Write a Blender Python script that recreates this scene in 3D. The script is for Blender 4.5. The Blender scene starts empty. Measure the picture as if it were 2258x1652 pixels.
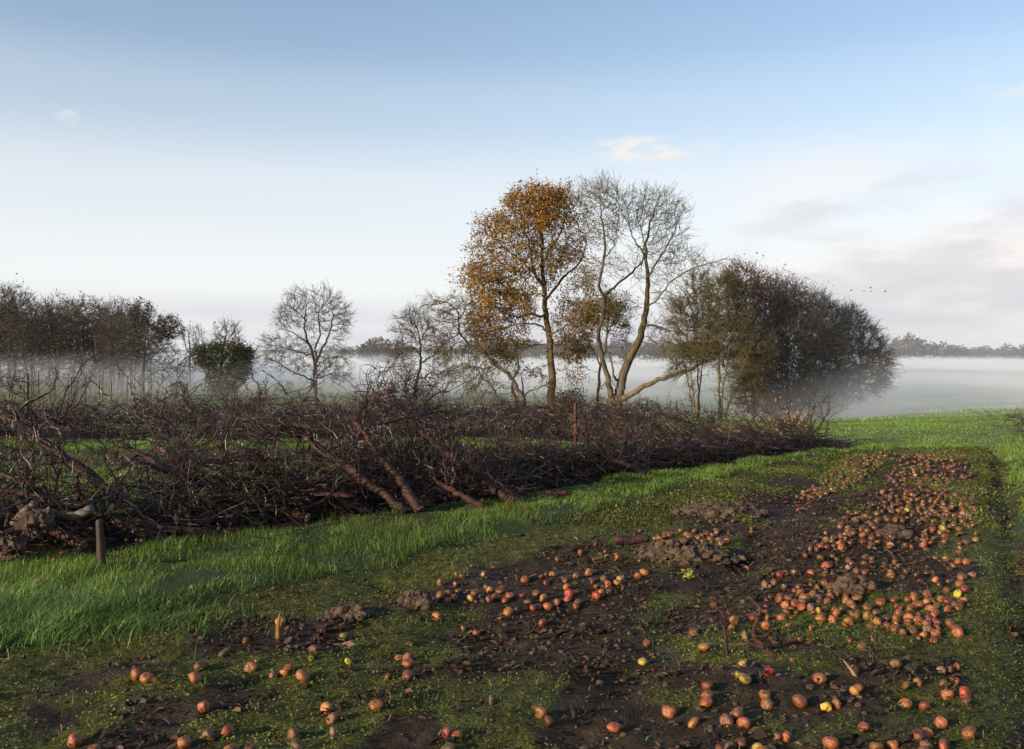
import bpy, math, random
import numpy as np
from mathutils import Vector, Matrix

# ------------------------------------------------------------------ camera, sky, sun, exposure
S = bpy.context.scene
COL = S.collection
F = 1200.0                    # focal length, in pixels of a 2258 px wide picture
EYE = 1.65
VIEW = 'PRINT'
cam = bpy.data.cameras.new('camera')
cam_o = bpy.data.objects.new('camera', cam)
COL.objects.link(cam_o)
cam_o.location = (0, 0, EYE)
cam_o.rotation_euler = (math.radians(90), 0, 0)
cam.sensor_width = 36.0
cam.clip_start = 0.05
cam.clip_end = 6000
if VIEW == 'WIDE':
    cam.lens = 36.0 * F / 2258.0
    cam.shift_y = -61.0 / 2258.0
else:
    cam.lens = 36.0 * F / 1378.0
    cam.shift_y = -29.0 / 1378.0
S.camera = cam_o

SUN_EL, SUN_AZ = math.radians(16), math.radians(-126)      # azimuth clockwise from +Y
world = bpy.data.worlds.new('World')
S.world = world
world.use_nodes = True
wn, wl = world.node_tree.nodes, world.node_tree.links
wn.clear()
w_out = wn.new('ShaderNodeOutputWorld')
w_bg = wn.new('ShaderNodeBackground')
w_bg.inputs['Strength'].default_value = 0.10
sky = wn.new('ShaderNodeTexSky')
sky.sky_type = 'NISHITA'
sky.sun_disc = False
sky.sun_elevation = SUN_EL
sky.sun_rotation = SUN_AZ
sky.altitude = 50
sky.air_density = 1.0
sky.dust_density = 1.2
sky.ozone_density = 1.6
# soft cloud banks, low over the horizon and a few high wisps
tc = wn.new('ShaderNodeTexCoord')
def wmath(op, a, b=None, c=None, clamp=False):
    n = wn.new('ShaderNodeMath'); n.operation = op; n.use_clamp = clamp
    for i, v in enumerate((a, b, c)):
        if v is None: continue
        if isinstance(v, (int, float)): n.inputs[i].default_value = v
        else: wl.new(v, n.inputs[i])
    return n.outputs[0]
def wnoise(scale_vec, scale, detail, rough, loc=(0, 0, 0)):
    m = wn.new('ShaderNodeMapping'); m.inputs['Scale'].default_value = scale_vec; m.inputs['Location'].default_value = loc
    wl.new(tc.outputs['Generated'], m.inputs['Vector'])
    n = wn.new('ShaderNodeTexNoise'); n.inputs['Scale'].default_value = scale
    n.inputs['Detail'].default_value = detail; n.inputs['Roughness'].default_value = rough
    wl.new(m.outputs[0], n.inputs['Vector'])
    return n.outputs['Fac']
def wramp(fac, pts):
    r = wn.new('ShaderNodeValToRGB'); r.color_ramp.interpolation = 'EASE'
    el = r.color_ramp.elements
    while len(el) < len(pts): el.new(0.5)
    for e, (p, c) in zip(el, pts): e.position = p; e.color = c if len(c) == 4 else (*c, 1)
    wl.new(fac, r.inputs['Fac'])
    return r.outputs['Color']
def wmix(fac, a, b):
    m = wn.new('ShaderNodeMix'); m.data_type = 'RGBA'
    if isinstance(fac, (int, float)): m.inputs[0].default_value = fac
    else: wl.new(fac, m.inputs[0])
    for i, v in ((6, a), (7, b)):
        if isinstance(v, tuple): m.inputs[i].default_value = (*v, 1)
        else: wl.new(v, m.inputs[i])
    return m.outputs[2]
sep = wn.new('ShaderNodeSeparateXYZ'); wl.new(tc.outputs['Generated'], sep.inputs[0])
ZZ, XX = sep.outputs['Z'], sep.outputs['X']
sky_col = sky.outputs['Color']
# thin bright veil close to the horizon
veil = wramp(ZZ, [(0.0, (1, 1, 1)), (0.08, (.95, .95, .95)), (0.17, (.72, .72, .72)), (0.26, (.34, .34, .34)), (0.33, (.12, .12, .12)), (0.45, (0, 0, 0))])
sky_col = wmix(wmath('MULTIPLY', veil, 0.92), sky_col, (4.75, 4.8, 4.9))
# cloud banks, thicker to the right
n1 = wnoise((1, 1, 3.0), 3.0, 8, 0.56, (0.3, 0.1, 0.0))
hgt = wramp(ZZ, [(0.0, (1, 1, 1)), (0.10, (1, 1, 1)), (0.17, (.65, .65, .65)), (0.24, (0, 0, 0))])
side = wramp(wmath('MULTIPLY_ADD', XX, 0.5, 0.5), [(0.40, (.05, .05, .05)), (0.60, (.22, .22, .22)), (0.66, (1, 1, 1))])
cov = wmath('MULTIPLY', wmath('MULTIPLY', hgt, side), wramp(n1, [(0.36, (0, 0, 0)), (0.60, (1, 1, 1))]), clamp=True)
n2 = wnoise((1, 1, 3.4), 3.6, 7, 0.55, (1.7, 0.6, 0.08))
ccol = wramp(n2, [(0.30, (3.0, 3.0, 3.2)), (0.42, (3.7, 3.6, 3.75)), (0.54, (4.9, 4.6, 4.5))])
sky_col = wmix(wmath('MULTIPLY', cov, 0.88), sky_col, ccol)
# low grey-lilac band right on the horizon
band = wramp(ZZ, [(0.0, (1, 1, 1)), (0.035, (.85, .85, .85)), (0.075, (0, 0, 0))])
n3 = wnoise((1, 1, 7), 2.2, 4, 0.5, (3.1, 0.2, 0.4))
band = wmath('MULTIPLY', band, wramp(n3, [(0.30, (.25, .25, .25)), (0.62, (1, 1, 1))]))
sky_col = wmix(wmath('MULTIPLY', band, 0.75), sky_col, (3.15, 3.15, 3.45))
# one small bright cloud above the trees and a faint one at the left
def wisp(az, el, wa, we, strength, seed):
    global sky_col
    d = (math.sin(math.radians(az)) * math.cos(math.radians(el)), math.cos(math.radians(az)) * math.cos(math.radians(el)), math.sin(math.radians(el)))
    dx = wmath('DIVIDE', wmath('SUBTRACT', XX, d[0]), wa); dz = wmath('DIVIDE', wmath('SUBTRACT', ZZ, d[2]), we)
    r2 = wmath('ADD', wmath('MULTIPLY', dx, dx), wmath('MULTIPLY', dz, dz))
    fall = wmath('SUBTRACT', 1.0, r2, clamp=True)
    nz = wnoise((1, 1, 3.2), 16, 6, .6, (seed, seed * .7, 0))
    f = wmath('MULTIPLY', wmath('MULTIPLY', fall, wramp(nz, [(.40, (0, 0, 0)), (.62, (1, 1, 1))])), strength, clamp=True)
    sky_col = wmix(f, sky_col, (4.5, 4.4, 4.4))
wisp(8.3, 12.7, .085, .016, 1.5, .4)
wisp(-26.5, 13.3, .012, .009, .7, 1.9)
wisp(29.5, 15.0, .05, .02, .8, 3.1)
wl.new(sky_col, w_bg.inputs['Color'])
wl.new(w_bg.outputs[0], w_out.inputs['Surface'])

sun = bpy.data.lights.new('sun', 'SUN')
sun.energy = 3.8
sun.angle = math.radians(0.6)
sun.color = (1.0, 0.80, 0.58)
sun_o = bpy.data.objects.new('sun', sun)
COL.objects.link(sun_o)
sd = Vector((math.sin(SUN_AZ) * math.cos(SUN_EL), math.cos(SUN_AZ) * math.cos(SUN_EL), math.sin(SUN_EL)))
sun_o.rotation_euler = sd.to_track_quat('Z', 'Y').to_euler()
sun_o.location = sd * 60

S.view_settings.view_transform = 'Standard'
S.view_settings.look = 'None'
S.view_settings.exposure = 1.0
S.view_settings.gamma = 1.0
S.render.engine = 'CYCLES'
S.cycles.max_bounces = 6
S.cycles.diffuse_bounces = 3
S.cycles.glossy_bounces = 2
S.cycles.transmission_bounces = 3
S.cycles.transparent_max_bounces = 6
S.cycles.volume_bounces = 1
S.cycles.use_denoising = True

# ------------------------------------------------------------------ helpers
rng = np.random.default_rng(7)
random.seed(7)

def px(u, v, Y):
    """pixel of the 2258 px picture at depth Y -> point"""
    return np.array([(u - 1129.0) / F * Y, Y, EYE - (v - 765.0) / F * Y])
def zoom(ox, oy, s):
    return lambda x, y: ((ox + x / s) * 0.551270, (oy + y / s) * 0.551218)
ZA = zoom(2500, 1850, 3.2257)     # right apple patch
ZB = zoom(799, 1500, 1.8064)      # left foreground
ZC = zoom(2000, 1500, 1.7237)     # right foreground
ZT = zoom(1850, 950, 2.5413)      # big trees
ZH = zoom(2450, 1150, 3.3035)     # hedge clump
ZL = zoom(799, 1180, 3.4738)      # left wood
ZM = zoom(1400, 1200, 4.13)       # round bare tree
ZR = zoom(1450, 1500, 3.2257)     # brush, middle
ZQ = zoom(799, 1480, 3.2257)      # brush, left
ZF = zoom(2250, 1350, 5.508)      # fork of the ash

def _h(ix, iy, seed):
    n = (ix.astype(np.int64) * 374761393 + iy.astype(np.int64) * 668265263 + seed * 1442695041) & 0x7fffffff
    n = ((n ^ (n >> 13)) * 1274126177) & 0x7fffffff
    return ((n ^ (n >> 16)) & 0xffff) / 65535.0
def vnoise(x, y, seed=0):
    x = np.asarray(x, float); y = np.asarray(y, float)
    ix, iy = np.floor(x), np.floor(y)
    fx, fy = x - ix, y - iy
    fx = fx * fx * (3 - 2 * fx); fy = fy * fy * (3 - 2 * fy)
    a, b = _h(ix, iy, seed), _h(ix + 1, iy, seed)
    c, d = _h(ix, iy + 1, seed), _h(ix + 1, iy + 1, seed)
    return (a * (1 - fx) + b * fx) * (1 - fy) + (c * (1 - fx) + d * fx) * fy
def fbm(x, y, seed=0, oct=4):
    s, a, t = 0, 1.0, 0
    for i in range(oct):
        s = s + a * vnoise(np.asarray(x) * 2 ** i + 17.3 * i, np.asarray(y) * 2 ** i - 9.1 * i, seed + i); t += a; a *= 0.5
    return s / t
def sstep(a, b, x):
    t = np.clip((np.asarray(x, float) - a) / (b - a), 0, 1)
    return t * t * (3 - 2 * t)

def mesh_np(name, verts, faces_list, mat, parent=None, smooth=False, color=None, attrs=None, mats=None):
    """faces_list: list of (n,k) int arrays"""
    me = bpy.data.meshes.new(name)
    verts = np.asarray(verts, np.float32)
    me.vertices.add(len(verts)); me.vertices.foreach_set('co', verts.ravel())
    faces_list = [np.asarray(f, np.int32) for f in faces_list if len(f)]
    tot = sum(f.size for f in faces_list); npoly = sum(len(f) for f in faces_list)
    me.loops.add(tot); me.polygons.add(npoly)
    me.loops.foreach_set('vertex_index', np.concatenate([f.ravel() for f in faces_list]))
    sizes = np.concatenate([np.full(len(f), f.shape[1], np.int32) for f in faces_list])
    starts = np.concatenate([[0], np.cumsum(sizes)[:-1]]).astype(np.int32)
    me.polygons.foreach_set('loop_start', starts)
    me.polygons.foreach_set('use_smooth', np.full(npoly, bool(smooth)))
    me.update(calc_edges=True)
    if color is not None:
        ca = me.color_attributes.new('col', 'FLOAT_COLOR', 'POINT')
        c = np.ones((len(verts), 4), np.float32); c[:, :3] = color
        ca.data.foreach_set('color', c.ravel())
    for k, v in (attrs or {}).items():
        a = me.attributes.new(k, 'FLOAT', 'POINT'); a.data.foreach_set('value', np.asarray(v, np.float32))
    for m in (mats or [mat]): me.materials.append(m)
    o = bpy.data.objects.new(name, me)
    COL.objects.link(o)
    if parent is not None: o.parent = parent
    return o

def tag(o, label=None, cat=None, group=None, kind=None):
    if label: o['label'] = label
    if cat: o['category'] = cat
    if group: o['group'] = group
    if kind: o['kind'] = kind
    return o
def thing(name, label, cat, loc=(0, 0, 0), group=None):
    o = bpy.data.objects.new(name, None); COL.objects.link(o)
    o.location = loc; o.empty_display_size = 0.2
    return tag(o, label, cat, group)
def dup(root, matrix, label=None, group=None, cat=None):
    r = root.copy(); COL.objects.link(r); r.matrix_world = matrix
    for k, v in (('label', label), ('group', group), ('category', cat)):
        if v: r[k] = v
    for ch in list(root.children):
        c = ch.copy(); COL.objects.link(c); c.parent = r
        for g in ch.children:
            d = g.copy(); COL.objects.link(d); d.parent = c
    return r

class Geo:
    """collects vertices and faces of several pieces of ONE mesh"""
    def __init__(s): s.v, s.f, s.c, s.n = [], {}, [], 0
    def add(s, v, faces, col=None):
        v = np.asarray(v, float).reshape(-1, 3)
        for f in faces:
            f = np.asarray(f, np.int64)
            if len(f): s.f.setdefault(f.shape[1], []).append(f + s.n)
        s.v.append(v); s.n += len(v)
        if col is not None: s.c.append(np.broadcast_to(np.asarray(col, float), v.shape))
    def build(s, name, mat, parent=None, smooth=False, origin=None):
        v = np.concatenate(s.v)
        if origin is not None: v = v - np.asarray(origin)
        return mesh_np(name, v, [np.concatenate(x) for x in s.f.values()], mat, parent, smooth,
                       np.concatenate(s.c) if s.c else None)
    def tubes(s, P, R, sides=3, col=None):
        """P (N,K,3), R (N,K): N tubes at once"""
        P = np.asarray(P, float); R = np.asarray(R, float)
        if len(P) == 0: return
        N, K, _ = P.shape
        T = np.gradient(P, axis=1)
        T /= np.linalg.norm(T, axis=2, keepdims=True) + 1e-9
        up = np.where(np.abs(T[..., 2:3]) > 0.9, np.array([1.0, 0, 0]), np.array([0, 0, 1.0]))
        up = np.broadcast_to(up[:, :1], T.shape)
        A = np.cross(T, up); A /= np.linalg.norm(A, axis=2, keepdims=True) + 1e-9
        B = np.cross(T, A)
        ang = np.arange(sides) * 2 * np.pi / sides
        V = P[:, :, None] + R[:, :, None, None] * (A[:, :, None] * np.cos(ang)[None, None, :, None] + B[:, :, None] * np.sin(ang)[None, None, :, None])
        idx = np.arange(N * K * sides).reshape(N, K, sides)
        nxt = np.roll(idx, -1, 2)
        q = np.stack([idx[:, :-1], nxt[:, :-1], nxt[:, 1:], idx[:, 1:]], -1).reshape(-1, 4)
        fs = [q]
        if sides == 3: fs.append(idx[:, -1]); fs.append(idx[:, 0][:, ::-1])
        else: fs.append(idx[:, -1].reshape(N, sides)); fs.append(idx[:, 0].reshape(N, sides)[:, ::-1])
        c = None
        if col is not None:
            c = np.broadcast_to(np.asarray(col, float)[:, None, None, :] if np.ndim(col) == 2 else np.asarray(col, float), V.shape).reshape(-1, 3)
        s.add(V.reshape(-1, 3), fs, c)
    def tube(s, pts, r, sides=8, col=None):
        s.tubes(np.asarray(pts, float)[None], np.asarray(r, float)[None], sides, col)
    def box(s, c, d, rot=None, col=None):
        v = np.array([[x, y, z] for x in (-.5, .5) for y in (-.5, .5) for z in (-.5, .5)]) * np.asarray(d)
        if rot is not None: v = v @ np.array(rot).T
        s.add(v + np.asarray(c), [np.array([[0, 1, 3, 2], [4, 6, 7, 5], [0, 4, 5, 1], [2, 3, 7, 6], [0, 2, 6, 4], [1, 5, 7, 3]])], col)

def smooth_poly(pts, n):
    """resample a polyline to n points with Catmull-Rom"""
    p = np.asarray(pts, float)
    if len(p) == 2: 
        t = np.linspace(0, 1, n)[:, None]; return p[0] * (1 - t) + p[1] * t
    q = np.vstack([2 * p[0] - p[1], p, 2 * p[-1] - p[-2]])
    out = []
    for t in np.linspace(0, len(p) - 1 - 1e-9, n):
        i = int(t); f = t - i
        a, b, c, d = q[i], q[i + 1], q[i + 2], q[i + 3]
        out.append(0.5 * (2 * b + (c - a) * f + (2 * a - 5 * b + 4 * c - d) * f * f + (3 * b - a - 3 * c + d) * f ** 3))
    return np.array(out)

# ------------------------------------------------------------------ materials
def new_mat(name):
    m = bpy.data.materials.new(name); m.use_nodes = True
    nt = m.node_tree; nt.nodes.clear()
    out = nt.nodes.new('ShaderNodeOutputMaterial')
    b = nt.nodes.new('ShaderNodeBsdfPrincipled')
    nt.links.new(b.outputs[0], out.inputs['Surface'])
    return m, nt, b, out
def N(nt, typ, **kw):
    n = nt.nodes.new(typ)
    for k, v in kw.items(): setattr(n, k, v)
    return n
def noise(nt, scale, detail=4, rough=0.55, coord='Object', sv=(1, 1, 1)):
    t = N(nt, 'ShaderNodeTexCoord'); mp = N(nt, 'ShaderNodeMapping'); mp.inputs['Scale'].default_value = sv
    nt.links.new(t.outputs[coord], mp.inputs[0])
    n = N(nt, 'ShaderNodeTexNoise'); n.inputs['Scale'].default_value = scale
    n.inputs['Detail'].default_value = detail; n.inputs['Roughness'].default_value = rough
    nt.links.new(mp.outputs[0], n.inputs['Vector'])
    return n.outputs['Fac']
def ramp(nt, fac, pts):
    r = N(nt, 'ShaderNodeValToRGB'); el = r.color_ramp.elements
    while len(el) < len(pts): el.new(0.5)
    for e, (p, c) in zip(el, pts): e.position = p; e.color = (*c, 1) if not isinstance(c, (int, float)) else (c, c, c, 1)
    nt.links.new(fac, r.inputs['Fac'])
    return r.outputs['Color']
def mixc(nt, fac, a, b, blend='MIX'):
    m = N(nt, 'ShaderNodeMix', data_type='RGBA', blend_type=blend)
    for i, v in ((0, fac), (6, a), (7, b)):
        if isinstance(v, (int, float)): m.inputs[i].default_value = v
        elif isinstance(v, tuple): m.inputs[i].default_value = (*v, 1)
        else: nt.links.new(v, m.inputs[i])
    return m.outputs[2]
def bump(nt, b, h, strength=0.5, dist=0.02):
    n = N(nt, 'ShaderNodeBump'); n.inputs['Strength'].default_value = strength; n.inputs['Distance'].default_value = dist
    nt.links.new(h, n.inputs['Height']); nt.links.new(n.outputs[0], b.inputs['Normal'])
def mat_noise(name, pts, scale=8, rough=0.7, bmp=0.4, dist=0.01, sv=(1, 1, 1), rnd=0.0, detail=5, spec=0.4, coord='Object'):
    m, nt, b, _ = new_mat(name)
    f = noise(nt, scale, detail, 0.6, coord, sv)
    c = ramp(nt, f, pts)
    if rnd:
        oi = N(nt, 'ShaderNodeObjectInfo')
        hs = N(nt, 'ShaderNodeHueSaturation')
        mr = N(nt, 'ShaderNodeMapRange'); mr.inputs[3].default_value = 1 - rnd; mr.inputs[4].default_value = 1 + rnd
        nt.links.new(oi.outputs['Random'], mr.inputs[0]); nt.links.new(mr.outputs[0], hs.inputs['Value'])
        nt.links.new(c, hs.inputs['Color']); c = hs.outputs[0]
    nt.links.new(c, b.inputs['Base Color'])
    b.inputs['Roughness'].default_value = rough
    b.inputs['Specular IOR Level'].default_value = spec
    if bmp: bump(nt, b, noise(nt, scale * 3, 5, 0.6, coord, sv), bmp, dist)
    return m
def mat_attr(name, rough=0.6, transl=0.0, spec=0.3):
    """colour read from the mesh's own colour attribute"""
    m, nt, b, out = new_mat(name)
    a = N(nt, 'ShaderNodeAttribute', attribute_name='col')
    nt.links.new(a.outputs['Color'], b.inputs['Base Color'])
    b.inputs['Roughness'].default_value = rough
    b.inputs['Specular IOR Level'].default_value = spec
    if transl:
        t = N(nt, 'ShaderNodeBsdfTranslucent'); nt.links.new(a.outputs['Color'], t.inputs['Color'])
        mx = N(nt, 'ShaderNodeMixShader'); mx.inputs[0].default_value = transl
        nt.links.new(b.outputs[0], mx.inputs[1]); nt.links.new(t.outputs[0], mx.inputs[2])
        nt.links.new(mx.outputs[0], out.inputs['Surface'])
    return m

M_bark = mat_noise('dark_bark', [(.3, (.022, .018, .012)), (.55, (.05, .041, .028)), (.75, (.08, .066, .044))], 6, .85, .8, .03, (1, 1, .25), coord='Object')
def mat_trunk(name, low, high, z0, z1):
    """bark that is bare and pale low down and darker up in the crown: algae and moss, plus backlit shade put into the colour"""
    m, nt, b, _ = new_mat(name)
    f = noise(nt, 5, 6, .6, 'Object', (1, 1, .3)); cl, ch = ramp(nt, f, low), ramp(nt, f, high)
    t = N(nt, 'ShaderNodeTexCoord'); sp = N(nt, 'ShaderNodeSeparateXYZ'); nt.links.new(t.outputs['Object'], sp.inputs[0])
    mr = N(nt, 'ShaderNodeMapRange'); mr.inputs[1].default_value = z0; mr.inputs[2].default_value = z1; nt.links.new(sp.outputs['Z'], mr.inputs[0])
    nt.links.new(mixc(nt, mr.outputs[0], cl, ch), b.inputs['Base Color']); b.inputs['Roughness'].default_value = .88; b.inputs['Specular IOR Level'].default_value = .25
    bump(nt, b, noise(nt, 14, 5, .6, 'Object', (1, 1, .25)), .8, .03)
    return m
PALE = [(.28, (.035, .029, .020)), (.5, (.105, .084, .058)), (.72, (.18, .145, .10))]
DARKB = [(.3, (.022, .018, .010)), (.5, (.055, .046, .019)), (.7, (.09, .075, .028))]  # mossy crown bark, with the backlit shade of the limbs painted in
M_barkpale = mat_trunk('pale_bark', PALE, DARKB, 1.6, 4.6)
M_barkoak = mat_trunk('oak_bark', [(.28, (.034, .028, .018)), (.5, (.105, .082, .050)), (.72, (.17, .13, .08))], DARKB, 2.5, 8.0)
M_limb = mat_noise('mossy_limb', [(.3, (.022, .018, .010)), (.5, (.05, .043, .017)), (.7, (.08, .068, .025))], 5, .85, .5, .02)
M_twig = mat_noise('brown_twig', [(.3, (.024, .018, .011)), (.6, (.064, .048, .026))], 4, .8, 0)
M_twigmoss = mat_noise('mossy_twig', [(.3, (.028, .023, .010)), (.6, (.088, .070, .022))], 3, .8, 0)
M_twigred = mat_noise('reddish_twig', [(.3, (.028, .015, .011)), (.6, (.085, .042, .028))], 3, .8, 0)
M_twigdark = mat_noise('dark_twig', [(.3, (.017, .014, .011)), (.6, (.043, .035, .026))], 4, .85, 0)
M_fell = mat_noise('wet_apple_bark', [(.28, (.010, .006, .004)), (.46, (.028, .012, .009)), (.58, (.062, .022, .014)), (.70, (.046, .040, .020)), (.82, (.085, .062, .046))], 9, .62, 1.0, .02, (1, 1, 1), .25, spec=.3)
M_fellpale = mat_noise('pale_apple_bark', [(.3, (.035, .027, .018)), (.55, (.10, .080, .055)), (.75, (.17, .14, .10))], 8, .7, .6, .01, rnd=.15)
M_felltwig = mat_noise('wet_apple_twig', [(.3, (.010, .0055, .004)), (.54, (.031, .0145, .009)), (.74, (.11, .057, .032))], 5, .45, 0, rnd=.25, spec=.5)
M_cut = mat_noise('cut_wood', [(.3, (.10, .06, .03)), (.55, (.22, .14, .075)), (.75, (.32, .22, .13))], 22, .75, .3)
M_soil = mat_noise('soil', [(.3, (.024, .015, .009)), (.5, (.070, .044, .025)), (.7, (.13, .086, .050))], 14, .8, 1.0, .02)
M_rust = mat_noise('rusty_post', [(.3, (.03, .012, .008)), (.6, (.09, .03, .017))], 20, .8, .3)
M_postw = mat_noise('grey_post_wood', [(.3, (.045, .04, .035)), (.6, (.12, .105, .09))], 12, .85, .4)
M_leafoak = mat_attr('autumn_leaf', .55, .35)
M_leaf = mat_attr('leaf', .5, .3)
M_grass = mat_attr('grass_blade', .42, .3, .4)
M_cover = mat_attr('ground_cover_leaf', .5, .25)
M_litter = mat_attr('dead_leaf', .7, .08, .2)
M_ivy = mat_attr('ivy_leaf', .4, .15)

# ------------------------------------------------------------------ the ground
UX = np.array([-26, -11, -7.5, -3.99, -2.7, -1.08, 0, 1.7, 5.56, 8.5])
UY = np.array([-10, 1.3, 4.1, 6.95, 7.6, 9.3, 10.15, 12, 15.3, 15.6])
LX = np.array([-20, -6.5, -4.5, -2.81, -1.70, -.77, .14, 1.41, 3.31, 5.76, 8.5])
LY = np.array([-13, 0.0, 2.6, 4.89, 6.19, 7.2, 8.25, 9.9, 12.4, 14.9, 15.4])
def yU(x): return np.interp(x, UX, UY)
def yL(x): return np.interp(x, LX, LY)
def xR(y): return 2.28 + .5206 * (np.asarray(y) - 4.47)
YEND = 15.3
ROW2, ROW3 = (17.2, 19.2), (25.0, 27.5)

def zones(x, y):
    """weights of (grass, moss, litter, mud, short field grass) at ground points"""
    x = np.asarray(x, float); y = np.asarray(y, float)
    j = (fbm(x * 1.6, y * 1.6, 3, 3) - .5) * .55 + (vnoise(x * 6, y * 6, 8) - .5) * .18
    yj, xj = y + j * .8, x + j
    up, lo, xr = yU(x), yL(x), xR(y)
    near = yj < YEND + (fbm(x * .8, y * 0 + 3, 5, 2) - .5) * .8
    strip = (yj > lo) & (yj < up) & (y < 16.2)
    brush = (yj >= up) & (yj < up + 1.9) & (x < 6.2)
    behind = (yj >= up + 1.9) & (x < 5.5)
    right = (xj > xr) & (y < YEND + .4)
    mud = near & (yj <= lo) & ~right
    g = np.zeros(x.shape); m = g.copy(); l = g.copy(); d = g.copy(); fgr = g.copy()
    dist_lo = lo - y
    pm = fbm(x * .9 + 5, y * .9, 21, 4); pm2 = fbm(x * 2.6, y * 2.6, 31, 3)
    edge = sstep(1.5, .2, dist_lo) * .22 + sstep(1.0, .1, np.abs(xr - x)) * .10 + sstep(3.2, .6, dist_lo) * .05
    moss = sstep(.525, .62, pm * .6 + pm2 * .4 + edge)
    g[strip] = 1
    m[mud] = moss[mud]; d[mud] = 1 - moss[mud]
    l[brush] = 1
    dr = xj - xr
    mo = right & (dr < .46); rut = right & (dr >= .30) & (dr < .43)
    m[mo] = 1; d[rut] = .7; m[rut] = .3
    gr = right & (dr >= .46); g[gr] = 1
    yb = y + (vnoise(x * .7, y * .7, 4) - .5) * .8
    bg = behind & ((yb < 13.0) | ((yb > 15.3) & (yb < ROW2[0])) | ((yb > ROW2[1]) & (yb < ROW3[0])))
    g[bg] = 1
    bl = behind & (((yb >= ROW2[0]) & (yb <= ROW2[1])) | ((yb >= ROW3[0]) & (yb <= ROW3[1])))
    l[bl] = 1
    bm = behind & (yb >= 13.0) & (yb <= 15.3)
    d[bm] = 1 - moss[bm] * .7; m[bm] = moss[bm] * .7
    rest = (g + m + l + d) < .01
    fgr[rest] = 1
    fgr[(y > ROW3[1]) & (x < 5.5)] = 1
    g[fgr > 0] = 0; m[fgr > 0] = 0; l[fgr > 0] = 0; d[fgr > 0] = 0
    return g, m, l, d, fgr

def terrain(x, y, micro=True):
    x = np.asarray(x, float); y = np.asarray(y, float)
    bank = .7 * sstep(-3, 6, x - .40 * y)                      # the field at the right falls away more slowly
    z = -1.95 * ((1 - bank) * sstep(14.5, 52, y) + bank * sstep(15.5, 75, y)) + 0.35 * (fbm(x * .02, y * .02, 77, 2) - .5) * sstep(40, 120, y)
    z = z + 9.0 * sstep(420, 1500, y)
    if micro:
        near = sstep(40, 18, y)
        z = z + near * ((fbm(x * .7, y * .7, 11, 3) - .5) * .10)
        f2 = sstep(16, 8, y)
        xr, lo = xR(y), yL(x)
        inmud = sstep(.3, -.3, y - lo) * sstep(.1, -.3, x - xr) * sstep(16, 15, y)
        z = z + f2 * inmud * ((fbm(x * 3.1, y * 3.1, 12, 4) - .5) * .09 + (vnoise(x * 14, y * 14, 15) - .5) * .022)
        # wheel ruts between the apple bands and beside the right-hand grass
        c1 = x - (xr - 1.55 - .04 * y)
        z = z - near * .05 * np.exp(-(c1 / .22) ** 2) * sstep(16, 14, y)
        c2 = x - (xr + .37)
        z = z - near * .07 * np.exp(-(c2 / .14) ** 2) * sstep(16, 14, y)
        strip = sstep(-.1, .3, y - lo) * sstep(.1, -.3, y - yU(x)); z = z + near * strip * (.03 + .07 * (fbm(x * 2.4, y * 2.4, 19, 3) - .35))
        z = z + near * .05 * sstep(.43, .7, x - xr) * sstep(16, 15, y)
    return z
def on_ground(u, v):
    """where the ray through a pixel meets the ground"""
    Y = EYE * F / max(v - 765.0, 4)
    for _ in range(30):
        z = float(terrain((u - 1129) / F * Y, Y))
        Y = Y * .4 + .6 * (EYE - z) * F / max(v - 765.0, 4)
    X = (u - 1129) / F * Y
    return np.array([X, Y, float(terrain(X, Y))])

ys = list(np.arange(-4, 6, .05))
y = 6.0
while y < 3200: ys.append(y); y += max(.05, .0115 * y)
ys = np.array(ys)
sN = 460
s = np.linspace(-1, 1, sN); s = np.sign(s) * (np.abs(s) ** 1.25)
XX_ = s[None, :] * (1.55 * (np.maximum(ys, 0) + 5.5))[:, None]
YY_ = np.broadcast_to(ys[:, None], XX_.shape)
gz = terrain(XX_, YY_)
g_, m_, l_, d_, f_ = zones(XX_, YY_)
idx = np.arange(XX_.size).reshape(XX_.shape)
quads = np.stack([idx[:-1, :-1], idx[:-1, 1:], idx[1:, 1:], idx[1:, :-1]], -1).reshape(-1, 4)
mg, nt, b, _ = new_mat('ground')
def attr(nm):
    a = N(nt, 'ShaderNodeAttribute', attribute_name=nm); return a.outputs['Fac']
n_f = noise(nt, 9, 8, .65); n_c = noise(nt, 1.3, 4, .55); n_ff = noise(nt, 40, 5, .6)
mud_c = ramp(nt, n_f, [(.30, (.008, .005, .0032)), (.46, (.026, .0165, .0095)), (.60, (.052, .034, .019)), (.76, (.095, .063, .037))])
mud_c = mixc(nt, ramp(nt, n_c, [(.4, .0), (.65, .55)]), mud_c, (.018, .013, .010))
moss_c = ramp(nt, n_f, [(.28, (.020, .019, .008)), (.5, (.055, .060, .012)), (.72, (.12, .125, .02))])
grass_c = ramp(nt, n_f, [(.3, (.018, .024, .008)), (.7, (.045, .065, .018))])
lit_c = ramp(nt, n_ff, [(.3, (.010, .007, .005)), (.55, (.030, .020, .014)), (.75, (.06, .035, .022))])
n_big = noise(nt, .05, 3, .5)
field_c = ramp(nt, n_f, [(.3, (.075, .115, .025)), (.7, (.14, .19, .05))])
field_c = mixc(nt, ramp(nt, n_big, [(.42, 0.0), (.58, .75)]), field_c, (.12, .125, .075))
c = mixc(nt, attr('moss'), mud_c, moss_c)
c = mixc(nt, attr('grass'), c, grass_c)
c = mixc(nt, attr('litter'), c, lit_c)
c = mixc(nt, attr('field'), c, field_c)
nt.links.new(c, b.inputs['Base Color'])
rg = ramp(nt, n_c, [(.33, .55), (.5, .92)])
rg = mixc(nt, attr('field'), rg, (.9, .9, .9))
nt.links.new(rg, b.inputs['Roughness'])
b.inputs['Specular IOR Level'].default_value = .22
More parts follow.
